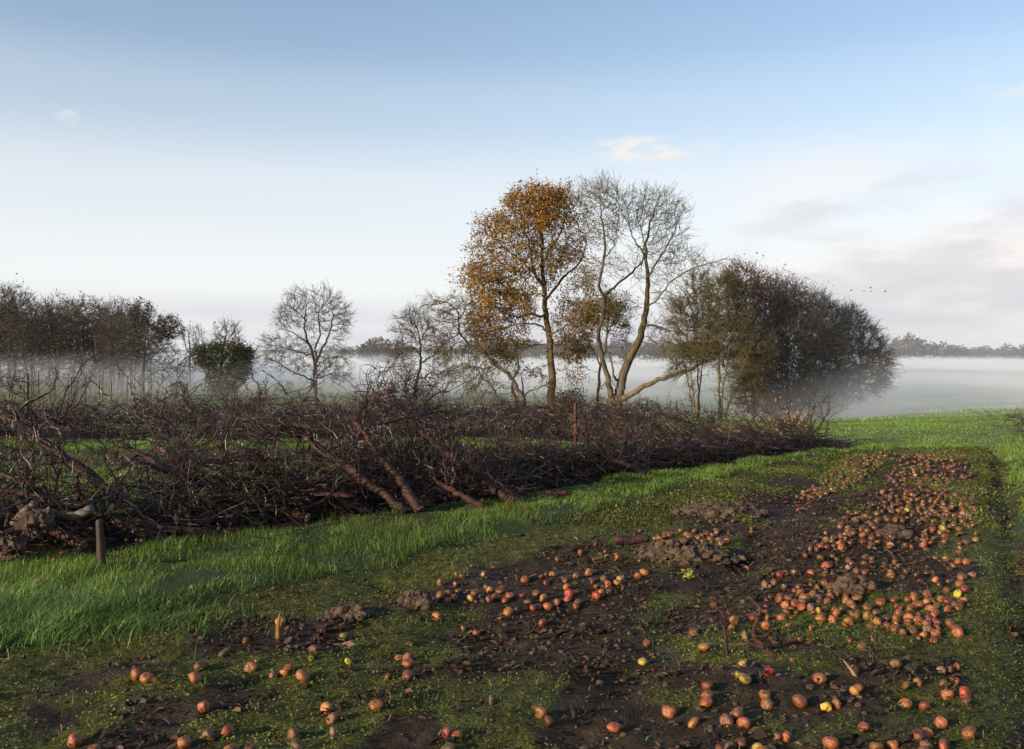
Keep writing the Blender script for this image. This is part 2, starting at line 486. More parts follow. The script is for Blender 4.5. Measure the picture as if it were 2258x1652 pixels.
hh = mixc(nt, .4, n_f, n_ff)
bump(nt, b, hh, 1.0, .06)
ground = mesh_np('ground', np.stack([XX_, YY_, gz], -1).reshape(-1, 3), [quads], mg, smooth=True,
                 attrs={'grass': g_.ravel(), 'moss': m_.ravel(), 'litter': l_.ravel(), 'field': f_.ravel()})
tag(ground, kind='structure')

# shallow flood water lying in the meadow
M_water, nt, b, _ = new_mat('flood_water')
b.inputs['Base Color'].default_value = (.10, .11, .11, 1); b.inputs['Roughness'].default_value = .06
bump(nt, b, noise(nt, 3, 2), .05, .01)
for (u, v, wx, wy) in ((1092, 838, 3.2, .9), (1172, 843, 2.6, .9), (1262, 846, 1.8, .6)):
    c0 = on_ground(u, v); aa = np.linspace(0, 2 * np.pi, 48, endpoint=False); k = 1 + .28 * np.sin(3 * aa + u) + .16 * np.sin(7 * aa + v)
    pts = np.column_stack([c0[0] + wx * k * np.cos(aa), c0[1] + wy * k * np.sin(aa), np.full(48, c0[2] + .035)])
    tag(mesh_np('water', pts, [np.arange(48)[None]], M_water), kind='structure')

# ------------------------------------------------------------------ mist lying in the valley
def mist():
    """one low bank of mist: thick in the hollow, thinning upwards and towards the orchard, in slow uneven drifts"""
    m = bpy.data.materials.new('mist'); m.use_nodes = True; t = m.node_tree; t.nodes.clear()
    o = t.nodes.new('ShaderNodeOutputMaterial'); p = t.nodes.new('ShaderNodeVolumePrincipled')
    p.inputs['Color'].default_value = (.83, .90, 1.0, 1); p.inputs['Anisotropy'].default_value = 0.0
    tcn = N(t, 'ShaderNodeTexCoord'); sp = N(t, 'ShaderNodeSeparateXYZ'); t.links.new(tcn.outputs['Object'], sp.inputs[0])
    def mr(v, a0, a1, b0, b1):
        n = N(t, 'ShaderNodeMapRange', interpolation_type='SMOOTHSTEP')
        for i, q in enumerate((v, a0, a1, b0, b1)):
            if isinstance(q, (int, float)): n.inputs[i].default_value = q
            else: t.links.new(q, n.inputs[i])
        return n.outputs[0]
    def mm(op, a_, b_):
        n = N(t, 'ShaderNodeMath', operation=op)
        for i, q in enumerate((a_, b_)):
            if isinstance(q, (int, float)): n.inputs[i].default_value = q
            else: t.links.new(q, n.inputs[i])
        return n.outputs[0]
    nz = noise(t, .032, 4, .6, 'Object', (1, .7, 3.5)); nz2 = noise(t, .013, 3, .5, 'Object')
    top = mm('ADD', mr(nz2, .35, .65, .25, 1.45), mr(sp.outputs['X'], -22.0, 12.0, 1.3, 0.0))
    top = mm('ADD', top, mm('MULTIPLY', mr(sp.outputs['X'], 9.0, 18.0, 0.0, 1.0), mr(sp.outputs['Y'], 30.0, 110.0, 1.2, 0.0)))                      # the top of the bank rises and falls
    hz = mr(mm('SUBTRACT', sp.outputs['Z'], top), -3.0, .25, 1.0, 0.0)
    hz = mm('ADD', mm('MULTIPLY', hz, hz), .022)
    xn = mr(sp.outputs['X'], 5.0, 14.0, 40.0, 11.5)
    xn = mm('ADD', xn, mr(sp.outputs['X'], -45.0, -8.0, 14.0, 0.0))
    ny = mr(mm('DIVIDE', sp.outputs['Y'], xn), 1.0, 2.3, 0.0, 1.0)
    d = mm('MULTIPLY', mm('MULTIPLY', hz, ny), mr(nz, .36, .64, .25, 1.8))
    t.links.new(mm('MULTIPLY', d, MIST), p.inputs['Density'])
    t.links.new(p.outputs[0], o.inputs['Volume'])
    P = np.array([(-600, 11), (600, 11), (500, 620), (-500, 620)], float); n = 4
    v = np.vstack([np.column_stack([P, np.full(n, -4.0)]), np.column_stack([P, np.full(n, 5.5)])])
    i = np.arange(n); j = (i + 1) % n
    ob = mesh_np('mist', v, [np.stack([i, j, j + n, i + n], -1), i[None, ::-1], (i + n)[None]], m)
    m.cycles.volume_step_rate = .35
    return tag(ob, kind='stuff')
MIST = .040
mist()

# ------------------------------------------------------------------ trees
def colonize(skel, skel_r, attract, step=.28, kill=.35, infl=1.6, iters=110, jit=.25, trop=(0, 0, .05), r=None):
    """grow branches from a hand-drawn skeleton towards points of the crown"""
    r = r or rng
    pos, par, fix = [], [], []
    for k, (pl, start) in enumerate(skel):
        prev = start
        if start == 'near':
            d = np.linalg.norm(np.array(pos) - pl[0], axis=1); prev = int(d.argmin())
        for i, p in enumerate(pl):
            if start != -1 and i == 0: continue
            pos.append(np.array(p)); par.append(prev); prev = len(pos) - 1
            fix.append(skel_r[k][i])
    cap = 60000
    P = np.zeros((cap, 3)); n = len(pos); P[:n] = pos
    par = list(par)
    nskel = n
    A = np.asarray(attract, float)
    D = np.full(len(A), 1e9); NI = np.zeros(len(A), int); KC = np.zeros(cap, int)
    def upd(lo, hi):
        for c in range(lo, hi, 400):
            e = min(hi, c + 400)
            d = np.linalg.norm(A[:, None] - P[None, c:e], axis=2)
            m = d.argmin(1); dm = d[np.arange(len(A)), m]
            b_ = dm < D; D[b_] = dm[b_]; NI[b_] = m[b_] + c
    upd(0, n)
    for it in range(iters):
        act = (D < infl) & (KC[NI] < 3)
        if not act.any():
            if it < 4 and len(A): infl *= 1.6; continue
            break
        ids = NI[act]; v = A[act] - P[ids]; v /= np.linalg.norm(v, axis=1, keepdims=True) + 1e-9
        un, inv = np.unique(ids, return_inverse=True)
        acc = np.zeros((len(un), 3)); np.add.at(acc, inv, v)
        acc /= np.linalg.norm(acc, axis=1, keepdims=True) + 1e-9
        acc += r.normal(0, jit, acc.shape) + np.array(trop)
        acc /= np.linalg.norm(acc, axis=1, keepdims=True) + 1e-9
        m = len(un); KC[un] += 1
        if n + m > cap: break
        P[n:n + m] = P[un] + acc * step
        par.extend(un.tolist()); o = n; n += m
        upd(o, n)
        keep = D > kill
        A, D, NI = A[keep], D[keep], NI[keep]
        if len(A) == 0: break
    P = P[:n]; par = np.array(par)
    return P, par, np.array(fix), nskel

def radii(P, par, fix, nskel, rtip=.011, ex=2.3):
    n = len(P); acc = np.zeros(n); nch = np.zeros(n, int)
    for i in range(n - 1, -1, -1):
        rr = acc[i] if nch[i] else rtip ** ex
        acc[i] = rr
        if par[i] >= 0: acc[par[i]] += rr; nch[par[i]] += 1
    # children of skeleton nodes may have a larger index only, so one backward pass is enough for grown nodes
    R = acc ** (1 / ex)
    R[:nskel] = np.where(fix > 0, np.maximum(fix, 0), R[:nskel])
    for i in range(n):
        if par[i] >= 0: R[i] = min(R[i], R[par[i]] * .97)
    return R, nch

def grow_mesh(P, par, R, split=.05, geo_big=None, geo_small=None):
    n = len(P); kids = [[] for _ in range(n)]
    roots = []
    for i in range(n):
        if par[i] >= 0: kids[par[i]].append(i)
        else: roots.append(i)
    stack = [[r_] for r_ in roots]; chains = []
    while stack:
        ch = stack.pop()
        while True:
            k = kids[ch[-1]]
            if not k: break
            k = sorted(k, key=lambda i: -R[i])
            for o in k[1:]: stack.append([ch[-1], o])
            ch.append(k[0])
        if len(ch) > 1: chains.append(ch)
    groups = {}
    for ch in chains:
        pts = P[ch]; rr = R[ch].copy()
        if par[ch[0]] >= 0 or len(ch) > 1:
            rr[0] = min(rr[0], rr[1] * 1.15)
        big = rr.max() > split
        sides = 9 if rr.max() > .12 else 6 if rr.max() > .05 else 4 if rr.max() > .022 else 3
        K = max(3, min(60, len(ch)))
        if len(ch) < 3: pts = smooth_poly(pts, 3); rr = np.interp(np.linspace(0, 1, 3), np.linspace(0, 1, len(rr)), rr)
        groups.setdefault((big, sides, len(pts)), []).append((pts, rr))
    for (big, sides, K), lst in groups.items():
        (geo_big if big else geo_small).tubes(np.array([a for a, _ in lst]), np.array([b_ for _, b_ in lst]), sides)

def add_twigs(geo, P, par, R, rmax, count, length, rad, r, droop=0.0, up=.12):
    """sprays of fine twigs that carry on in the direction of their branch, each with side shoots"""
    cand = np.where((R < rmax) & (par >= 0))[0]
    if len(cand) == 0: return np.zeros((0, 3))
    pick = r.choice(cand, count)
    d = P[pick] - P[par[pick]]; d /= np.linalg.norm(d, axis=1, keepdims=True) + 1e-9
    out = P[pick] - P.mean(0); out /= np.linalg.norm(out, axis=1, keepdims=True) + 1e-9
    def spray(p0, d, L, rr):
        n = len(p0); k1 = r.normal(0, .05, (n, 3)) * L; k2 = r.normal(0, .09, (n, 3)) * L
        zz = np.array([0, 0, droop]) * L
        p1 = p0 + d * L * .35 + k1; p2 = p0 + d * L * .7 + k2 - zz * .2; p3 = p0 + d * L + k2 * 1.6 - zz * .6
        geo.tubes(np.stack([p0, p1, p2, p3], 1), np.broadcast_to(np.array([1, .85, .65, .35]) * rr, (n, 4)), 3)
        return p1, p2, p3
    def nrm(v): return v / (np.linalg.norm(v, axis=1, keepdims=True) + 1e-9)
    v = nrm(d + out * .45 + r.normal(0, .42, d.shape) + np.array([0, 0, up - droop]))
    L = length * r.uniform(.45, 1.25, (count, 1))
    p1, p2, p3 = spray(P[pick], v, L, rad)
    ends = [p3, p2]
    for q in (p1, p2):
        w = nrm(v + r.normal(0, .55, v.shape) + np.array([0, 0, up * .5]))
        _, _, e = spray(q, w, L * r.uniform(.3, .65, (count, 1)), rad * .8); ends.append(e)
    return np.concatenate(ends)

def leaf_cards(geo, pts, size, colfn, r, per=1, spread=.12, flat=.0):
    """small folded leaves (two triangles, bent along the midrib)"""
    pts = np.repeat(pts, per, 0); n = len(pts)
    if n == 0: return
    c = pts + r.normal(0, spread, (n, 3))
    a = r.normal(0, 1, (n, 3)); a[:, 2] *= (1 - flat); a /= np.linalg.norm(a, axis=1, keepdims=True)
    b_ = r.normal(0, 1, (n, 3)); b_[:, 2] *= (1 - flat); b_ -= a * (a * b_).sum(1, keepdims=True); b_ /= np.linalg.norm(b_, axis=1, keepdims=True)
    nn = np.cross(a, b_)
    L = size * r.uniform(.6, 1.3, (n, 1)); W = L * r.uniform(.4, .65, (n, 1))
    v = np.stack([c - a * L * .5, c + b_ * W * .5 + nn * L * .12, c + a * L * .5, c - b_ * W * .5 + nn * L * .12], 1)
    i = np.arange(n)[:, None] * 4
    col = np.repeat(colfn(c, r)[:, None], 4, 1).reshape(-1, 3)
    geo.add(v.reshape(-1, 3), [np.concatenate([i + np.array([0, 1, 2]), i + np.array([0, 2, 3])])], col)

def ell_points(ells, Y0, r, dens=1.0, shell=.36):
    """points inside ellipsoids (u,v,ru,rv[,count,dy,rd]) given at depth Y0"""
    out = []
    for e in ells:
        u, v, ru, rv, cnt = e[:5]; dy = e[5] if len(e) > 5 else 0; rd = e[6] if len(e) > 6 else min(ru, 1.3 * rv) * .9
        n = int(cnt * dens)
        d = r.normal(0, 1, (n, 3)); d /= np.linalg.norm(d, axis=1, keepdims=True)
        d *= (r.uniform(0, 1, (n, 1)) ** shell)
        Y = Y0 + dy + d[:, 1] * rd / F * Y0
        uu = u + d[:, 0] * ru; vv = v + d[:, 2] * rv
        out.append(np.column_stack([(uu - 1129) / F * Y, Y, EYE - (vv - 765) / F * Y]))
    return np.concatenate(out)

TW = .62
def hero_tree(name, label, cat, Y0, zf, skel, ells, seed, step, kill, mats, twigs=(2500, .5, .012), rtip=.009, leaves=None, group=None, trop=(0, 0, .05), jit=.25, infl=1.8, split=.06, droop=0, dens=1.0, leaf_mat=None):
    r = np.random.default_rng(seed)
    sk, skr = [], []
    for k, (pts, r0, r1, dy) in enumerate(skel):
        n = max(4, len(pts) * 3)
        W = np.array([px(*zf(a, b_), Y0) for a, b_ in pts])
        t = np.linspace(0, 1, len(pts))
        Yd = Y0 + dy * t
        W = np.array([px(*zf(a, b_), yd) for (a, b_), yd in zip(pts, Yd)])
        if k == 0: W[0][2] = min(W[0][2], float(terrain(W[0][0], W[0][1])) - .1)
        W = smooth_poly(W, n); W[1:-1] += r.normal(0, .03, W[1:-1].shape) * (step / .28)
        rr = np.linspace(r0 * .6, max(r1 * .8, .014), n)
        if k == 0: rr[:2] *= (1.35, 1.12)
        sk.append((W, -1 if k == 0 or (len(pts) and dy == 99) else 'near')); skr.append(rr)
    E = []
    for e in ells:
        (u, v) = zf(e[0], e[1]); (u2, v2) = zf(e[0] + e[2], e[1] + e[3])
        E.append((u, v, u2 - u, v2 - v, e[4], *(e[5:6] or (0,))))
    E = [(e[0], e[1], e[2] * 1.12, e[3] * 1.12, *e[4:]) for e in E]
    A = ell_points(E, Y0, r, dens * 1.25)
    gzr = terrain(A[:, 0], A[:, 1], False); A = A[A[:, 2] > gzr + .3]
    P, par, fix, ns = colonize(sk, skr, A, step * .9, kill * .9, infl, 170, jit * .7, trop, r)
    R, nch = radii(P, par, fix, ns, rtip)
    big, small = Geo(), Geo()
    grow_mesh(P, par, R, split, big, small)
    tips = add_twigs(small, P, par, R, .035, int(twigs[0] * TW), twigs[1] * 1.25, twigs[2] * .72, r, droop)
    base = np.array([sk[0][0][0][0], sk[0][0][0][1], float(terrain(sk[0][0][0][0], sk[0][0][0][1]))])
    t = thing(name, label, cat, base, group)
    big.build('trunk', mats[0], t, True, base)
    small.build('crown', mats[1], t, False, base)
    if leaves:
        lg = Geo()
        for (frac, size, fn, per, keepfn) in leaves:
            pp = np.concatenate([tips, P[R < .03]]) if len(tips) else P[R < .03]
            w = keepfn(pp); pp = pp[r.uniform(0, 1, len(pp)) < w * frac]
            leaf_cards(lg, pp, size, fn, r, per, .14)
        if lg.v: lg.build('foliage', leaf_mat or M_leafoak, t, False, base)
    return t

def in_ells(ells, zf, Y0, soft=.6):
    E = []
    for (x, y_, rx, ry, w) in ells:
        u, v = zf(x, y_); u2, v2 = zf(x + rx, y_ + ry); E.append((u, v, u2 - u, v2 - v, w))
    def f(p):
        u = 1129 + p[:, 0] * F / p[:, 1]; v = 765 + (EYE - p[:, 2]) * F / p[:, 1]
        out = np.zeros(len(p))
        for (a, b_, ra, rb, w) in E:
            q = ((u - a) / ra) ** 2 + ((v - b_) / rb) ** 2
            out = np.maximum(out, w * sstep(1 + soft, 1 - soft, q))
        return out
    return f
def pal(cols, jit=.25):
    cols = np.array(cols)
    def f(c, r):
        k = r.integers(0, len(cols), len(c))
        return cols[k] * r.uniform(1 - jit, 1 + jit, (len(c), 1))
    return f

ORANGE = [(.42, .21, .032), (.48, .27, .045), (.33, .14, .025), (.25, .115, .025), (.36, .22, .038)]
OLIVE = [(.13, .115, .025), (.17, .14, .028), (.10, .085, .022), (.22, .15, .03)]
BROWN = [(.22, .088, .028), (.27, .105, .028), (.17, .07, .023), (.30, .14, .033)]

# the oak that still holds its leaves
oak_skel = [
    ([(752, 1560), (750, 1400), (752, 1250), (745, 1100), (725, 960), (708, 830), (700, 700), (690, 560), (690, 430), (660, 300), (640, 190)], .42, .05, .3),
    ([(700, 700), (640, 610), (618, 480), (590, 380), (540, 290), (500, 220)], .16, .04, -.9),
    ([(708, 790), (780, 700), (850, 620), (920, 555), (955, 470), (960, 380)], .15, .035, .8),
    ([(715, 890), (620, 875), (540, 890), (450, 860), (370, 800)], .14, .03, -1.6),
    ([(728, 985), (655, 935), (560, 930), (450, 960), (360, 980)], .11, .03, 1.2),
    ([(690, 560), (740, 470), (800, 380), (830, 290), (850, 200)], .12, .03, -1.0),
    ([(640, 610), (560, 540), (480, 480), (400, 410), (340, 370)], .10, .03, 1.0),
    ([(740, 1010), (830, 950), (930, 900), (1010, 870)], .10, .03, -1.2),
    ([(620, 500), (520, 620), (420, 660), (300, 670)], .08, .025, -1.8),
    ([(742, 1080), (660, 1060), (560, 1080), (470, 1060)], .08, .025, 1.0),
    ([(745, 1050), (800, 1060), (870, 1080), (920, 1050)], .07, .02, 1.6),
]
oak_ells = [(430, 510, 130, 110, 170), (300, 480, 70, 70, 70), (560, 450, 100, 80, 80), (720, 560, 120, 120, 100), (560, 880, 120, 90, 110), (900, 350, 90, 110, 90), (650, 190, 170, 110, 330), (790, 190, 130, 100, 240), (560, 330, 170, 130, 260), (370, 350, 85, 80, 110), (310, 640, 120, 90, 170),
            (440, 750, 200, 110, 300), (340, 930, 100, 110, 150), (480, 1030, 140, 110, 180), (620, 560, 230, 180, 260), (820, 470, 150, 200, 260),
            (900, 880, 140, 90, 150), (850, 1030, 130, 110, 150), (700, 380, 180, 170, 220), (400, 1100, 100, 80, 90), (480, 560, 150, 120, 150),
            (900, 700, 110, 120, 110), (880, 1200, 80, 70, 50), (680, 1230, 70, 70, 40), (900, 230, 60, 80, 80)]
k_or = in_ells([(620, 210, 260, 150, .9), (370, 370, 130, 110, 1), (310, 660, 150, 110, 1), (430, 760, 230, 130, 1), (340, 930, 120, 120, 1), (480, 560, 190, 150, .35), (600, 800, 160, 130, .5), (680, 1240, 90, 80, .6), (880, 1220, 100, 90, .5)], ZT, 50)
k_br = in_ells([(760, 220, 200, 150, 1), (640, 170, 200, 110, .8), (560, 340, 180, 140, .35), (840, 430, 150, 160, .4)], ZT, 50)
k_ol = in_ells([(480, 1040, 180, 130, .9), (880, 880, 180, 110, 1), (850, 1050, 150, 130, .9), (700, 700, 300, 300, .35), (400, 1110, 120, 90, 1), (900, 620, 140, 160, .45), (420, 560, 180, 150, .35)], ZT, 50)
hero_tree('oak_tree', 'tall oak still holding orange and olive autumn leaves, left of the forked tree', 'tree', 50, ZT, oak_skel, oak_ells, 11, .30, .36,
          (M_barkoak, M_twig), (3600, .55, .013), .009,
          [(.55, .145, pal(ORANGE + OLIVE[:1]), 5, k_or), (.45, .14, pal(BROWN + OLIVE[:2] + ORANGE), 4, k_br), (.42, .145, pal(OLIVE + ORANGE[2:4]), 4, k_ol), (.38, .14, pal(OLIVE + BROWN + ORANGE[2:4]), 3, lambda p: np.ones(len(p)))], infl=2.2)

# the big forked tree with its long low limb
fork_skel = [
    ([(1150, 1575), (1150, 1500), (1150, 1430), (1162, 1385), (1175, 1340), (1180, 1290), (1230, 1150), (1290, 1040), (1320, 940), (1332, 860), (1340, 750), (1345, 620), (1330, 500), (1350, 350), (1385, 220)], .62, .04, .5),
    ([(1150, 1430), (1118, 1385), (1105, 1300), (1085, 1225), (1060, 1130), (1042, 1030), (1062, 900), (1076, 790), (1045, 680), (1072, 540), (1080, 420), (1060, 280), (1050, 160)], .30, .035, -1.2),
    ([(1170, 1395), (1205, 1390), (1270, 1352), (1340, 1310), (1450, 1272), (1560, 1235), (1680, 1180), (1790, 1110), (1850, 1060)], .30, .05, -2.5),
    ([(1076, 770), (1120, 715), (1200, 650), (1270, 590), (1310, 540), (1330, 450), (1300, 330)], .13, .03, .8),
    ([(1180, 1290), (1140, 1262), (1120, 1160), (1088, 1080), (1095, 960)], .13, .03, 1.0),
    ([(1325, 940), (1420, 950), (1490, 975), (1560, 1000)], .12, .025, -1.0),
    ([(1342, 830), (1420, 760), (1500, 660), (1600, 600), (1700, 560), (1780, 545)], .09, .02, -.8),
    ([(1345, 640), (1420, 520), (1480, 420), (1520, 330)], .09, .025, 1.0),
    ([(1330, 500), (1270, 420), (1230, 320), (1220, 220)], .08, .02, -1.0),
    ([(1072, 540), (1140, 430), (1160, 320), (1170, 200)], .07, .02, 1.0),
    ([(1060, 900), (960, 830), (920, 780)], .06, .02, 1.0),
]
fork_ells = [(1390, 250, 180, 130, 330), (1460, 420, 130, 150, 230), (1050, 150, 150, 110, 230), (1080, 330, 120, 130, 200), (1240, 240, 90, 130, 130),
             (1370, 550, 140, 140, 190), (1570, 570, 110, 90, 110), (1690, 560, 80, 50, 50), (1430, 720, 100, 100, 110), (1080, 600, 130, 140, 150),
             (1160, 800, 110, 90, 90), (1760, 1090, 130, 120, 150, -2), (1520, 1010, 110, 120, 140, -1), (1420, 980, 90, 90, 80), (1540, 480, 60, 120, 80), (1640, 1000, 120, 120, 120, -1.5)]
k_f = in_ells([(1090, 320, 120, 130, .8), (1000, 560, 130, 200, .3), (1150, 820, 150, 120, .5), (1250, 550, 120, 200, .08)], ZT, 47)
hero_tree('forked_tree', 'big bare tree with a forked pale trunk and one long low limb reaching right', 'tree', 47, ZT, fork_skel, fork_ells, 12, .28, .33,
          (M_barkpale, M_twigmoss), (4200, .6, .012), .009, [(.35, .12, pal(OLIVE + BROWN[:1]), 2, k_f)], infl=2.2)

# slim tree between the oak and the fork
slim_skel = [([(1030, 1520), (1032, 1430), (1040, 1320), (1047, 1200), (1078, 1100), (1092, 1000), (1098, 900), (1110, 800)], .17, .03, .4),
             ([(1045, 1340), (1075, 1300), (1110, 1290)], .05, .015, -.4), ([(1047, 1180), (1000, 1080), (960, 980), (920, 900)], .07, .02, .8),
             ([(1092, 1000), (1150, 900), (1190, 830)], .05, .015, .6)]
slim_ells = [(1090, 860, 130, 100, 170), (980, 900, 100, 100, 120), (1150, 960, 90, 90, 90), (970, 1050, 80, 80, 70), (1180, 1100, 60, 80, 40)]
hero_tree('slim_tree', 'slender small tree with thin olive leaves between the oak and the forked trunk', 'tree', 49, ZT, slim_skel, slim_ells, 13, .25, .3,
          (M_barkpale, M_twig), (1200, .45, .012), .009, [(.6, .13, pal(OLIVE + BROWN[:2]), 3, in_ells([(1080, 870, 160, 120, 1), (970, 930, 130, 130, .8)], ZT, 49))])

# curling many-stemmed tree left of the oak
curl_skel = [([(565, 1545), (570, 1480), (575, 1400), (545, 1350), (500, 1270), (440, 1215), (400, 1190), (330, 1110), (240, 1060), (180, 990), (175, 920), (160, 850), (100, 800)], .24, .03, -.4),
             ([(530, 1530), (530, 1430), (505, 1330), (520, 1260), (550, 1200), (520, 1110)], .16, .04, 1.0),
             ([(505, 1540), (490, 1440), (420, 1400), (380, 1320), (310, 1260), (280, 1180)], .15, .03, -1.2),
             ([(575, 1410), (595, 1360), (660, 1335), (720, 1310), (740, 1280)], .08, .03, -.8),
             ([(572, 1400), (570, 1330), (562, 1270)], .08, .04, .2),
             ([(180, 990), (120, 1030), (60, 1080)], .05, .02, .7), ([(175, 910), (210, 820), (180, 760)], .06, .02, .6),
             ([(400, 1190), (330, 1210), (250, 1200), (190, 1230)], .06, .02, -.8)]
curl_ells = [(90, 820, 130, 80, 150), (170, 900, 120, 110, 150), (260, 1080, 130, 90, 140), (230, 1200, 130, 90, 130), (330, 1320, 130, 90, 130), (130, 1060, 110, 90, 110), (480, 1180, 90, 70, 70), (60, 950, 90, 100, 90), (250, 960, 90, 80, 80)]
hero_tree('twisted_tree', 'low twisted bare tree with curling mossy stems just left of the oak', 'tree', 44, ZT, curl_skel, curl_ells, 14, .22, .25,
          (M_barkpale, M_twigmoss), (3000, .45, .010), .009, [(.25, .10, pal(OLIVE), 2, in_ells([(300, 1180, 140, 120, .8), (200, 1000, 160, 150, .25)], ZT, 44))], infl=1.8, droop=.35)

# leaning dark tree further left
lean_skel = [([(1660, 1400), (1680, 1310), (1700, 1220), (1695, 1130), (1720, 1020), (1745, 930), (1755, 820), (1750, 700), (1740, 600), (1700, 480)], .22, .03, .3),
             ([(1735, 1040), (1790, 1020), (1850, 980), (1930, 960), (2030, 965)], .09, .03, -.8),
             ([(1755, 890), (1830, 830), (1900, 790), (1960, 700)], .09, .03, .7),
             ([(1750, 780), (1680, 730), (1600, 730), (1540, 800)], .07, .02, -.6),
             ([(1715, 1170), (1740, 1150), (1790, 1135)], .05, .02, .3),
             ([(1750, 650), (1800, 560), (1850, 480)], .06, .02, .8)]
lean_ells = [(1680, 450, 150, 110, 190), (1750, 600, 180, 130, 180), (1600, 760, 150, 130, 170), (1880, 780, 150, 140, 170), (1550, 900, 110, 90, 90), (1950, 960, 130, 90, 110), (1800, 1090, 130, 70, 70), (1590, 560, 90, 100, 80), (1640, 1000, 110, 70, 50)]
hero_tree('leaning_tree', 'dark leaning bare tree with a slanted trunk, right of the round bare tree', 'tree', 46, ZM, lean_skel, lean_ells, 15, .22, .26,
          (M_bark, M_twig), (2600, .42, .010), .009, None, infl=1.8)

# round bare tree standing alone
round_skel = [([(700, 1340), (696, 1240), (692, 1130), (688, 1000), (683, 870), (650, 740), (610, 640), (580, 540), (590, 430), (600, 330)], .30, .04, .4),
              ([(685, 890), (720, 820), (770, 720), (810, 640), (850, 520), (870, 400), (860, 300)], .18, .03, -.8),
              ([(710, 830), (690, 720), (730, 640), (735, 500), (730, 380), (780, 260)], .14, .03, .8),
              ([(690, 1060), (610, 1030), (520, 990), (430, 950), (330, 880), (220, 830)], .13, .03, -1.0),
              ([(690, 1050), (760, 1020), (840, 990), (930, 1010)], .10, .025, .8),
              ([(690, 930), (760, 860), (850, 820), (960, 810)], .09, .025, -.8),
              ([(625, 680), (520, 600), (440, 560), (360, 540)], .10, .025, 1.0),
              ([(655, 800), (560, 770), (440, 740), (330, 700)], .09, .025, .9),
              ([(590, 430), (500, 350), (430, 300)], .07, .02, -.8), ([(680, 1085), (600, 1130), (500, 1160), (420, 1170)], .08, .03, -.6)]
round_ells = [(560, 260, 160, 110, 190), (780, 230, 140, 100, 170), (400, 420, 130, 120, 150), (930, 380, 120, 130, 150), (650, 420, 230, 150, 230), (900, 560, 110, 110, 120),
              (250, 700, 130, 120, 140), (400, 800, 190, 110, 190), (220, 850, 110, 70, 90), (850, 820, 180, 130, 200), (950, 1000, 110, 70, 90), (540, 700, 160, 120, 150), (500, 920, 180, 70, 110), (380, 1120, 130, 50, 60), (780, 950, 130, 80, 90)]
hero_tree('round_bare_tree', 'lone bare tree with a broad rounded crown standing in the mist', 'tree', 62, ZM, round_skel, round_ells, 16, .28, .32,
          (M_bark, M_twig), (4200, .5, .013), .009, None, infl=2.2)

# the ivy-clad tree
ivy_skel = [([(1870, 1130), (1868, 1000), (1870, 880), (1880, 760), (1900, 640), (1920, 560)], .38, .04, .2), ([(1875, 820), (1800, 740), (1720, 700)], .12, .03, -.5),
            ([(1880, 800), (1980, 720), (2070, 680)], .12, .03, .5), ([(1890, 650), (1960, 580), (1990, 530)], .08, .02, .3)]
ivy_ells = [(1930, 560, 110, 80, 200), (1730, 740, 110, 90, 170), (2050, 740, 100, 110, 170), (1890, 720, 190, 110, 260), (1780, 830, 90, 70, 110), (1860, 960, 100, 130, 170), (2100, 850, 70, 50, 60), (1990, 870, 90, 90, 120), (1970, 980, 60, 50, 60)]
IVY = [(.030, .040, .014), (.04, .052, .018), (.055, .06, .02), (.07, .062, .022)]
k_iv = in_ells([(1740, 760, 125, 100, 1), (2040, 750, 110, 110, 1), (1890, 740, 200, 110, 1), (1860, 980, 120, 160, 1), (1990, 880, 110, 100, 1)], ZL, 68)
hero_tree('ivy_tree', 'dark green tree thickly wrapped in ivy beside the bare round tree', 'tree', 68, ZL, ivy_skel, ivy_ells, 17, .28, .3, (M_bark, M_twig), (2200, .5, .014), .013,
          [(.55, .17, pal(IVY), 6, k_iv)], infl=2.2, leaf_mat=M_ivy)
# pale tree behind it, and the low spreading one at the end of the wood
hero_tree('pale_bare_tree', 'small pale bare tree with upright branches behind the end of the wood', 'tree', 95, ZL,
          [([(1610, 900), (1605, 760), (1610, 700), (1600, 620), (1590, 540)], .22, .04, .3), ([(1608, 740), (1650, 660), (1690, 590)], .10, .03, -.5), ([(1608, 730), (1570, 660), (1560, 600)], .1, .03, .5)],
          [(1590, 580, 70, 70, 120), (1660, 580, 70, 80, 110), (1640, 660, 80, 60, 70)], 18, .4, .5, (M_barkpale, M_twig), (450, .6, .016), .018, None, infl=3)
hero_tree('spreading_tree', 'dark bare tree with low branches sweeping right at the end of the wood', 'tree', 80, ZL,
          [([(1210, 1060), (1212, 900), (1215, 760), (1225, 620), (1250, 500)], .26, .04, .3), ([(1215, 960), (1290, 900), (1380, 860), (1500, 830)], .14, .04, -1.0), ([(1215, 820), (1300, 740), (1400, 650), (1440, 560)], .14, .03, .8), ([(1215, 720), (1160, 600), (1140, 480)], .12, .03, .6)],
          [(1200, 430, 110, 130, 200), (1420, 520, 110, 90, 190), (1320, 640, 120, 100, 150), (1500, 780, 130, 80, 150), (1540, 870, 100, 70, 110), (1380, 880, 110, 70, 110), (1170, 650, 120, 120, 130)], 19, .32, .36,
          (M_bark, M_twigdark), (2400, .5, .015), .014, [(.5, .2, pal([(.03, .027, .018), (.05, .04, .022)]), 3, in_ells([(1200, 380, 120, 110, .7), (1420, 510, 120, 100, .9)], ZL, 80))], infl=2.4)

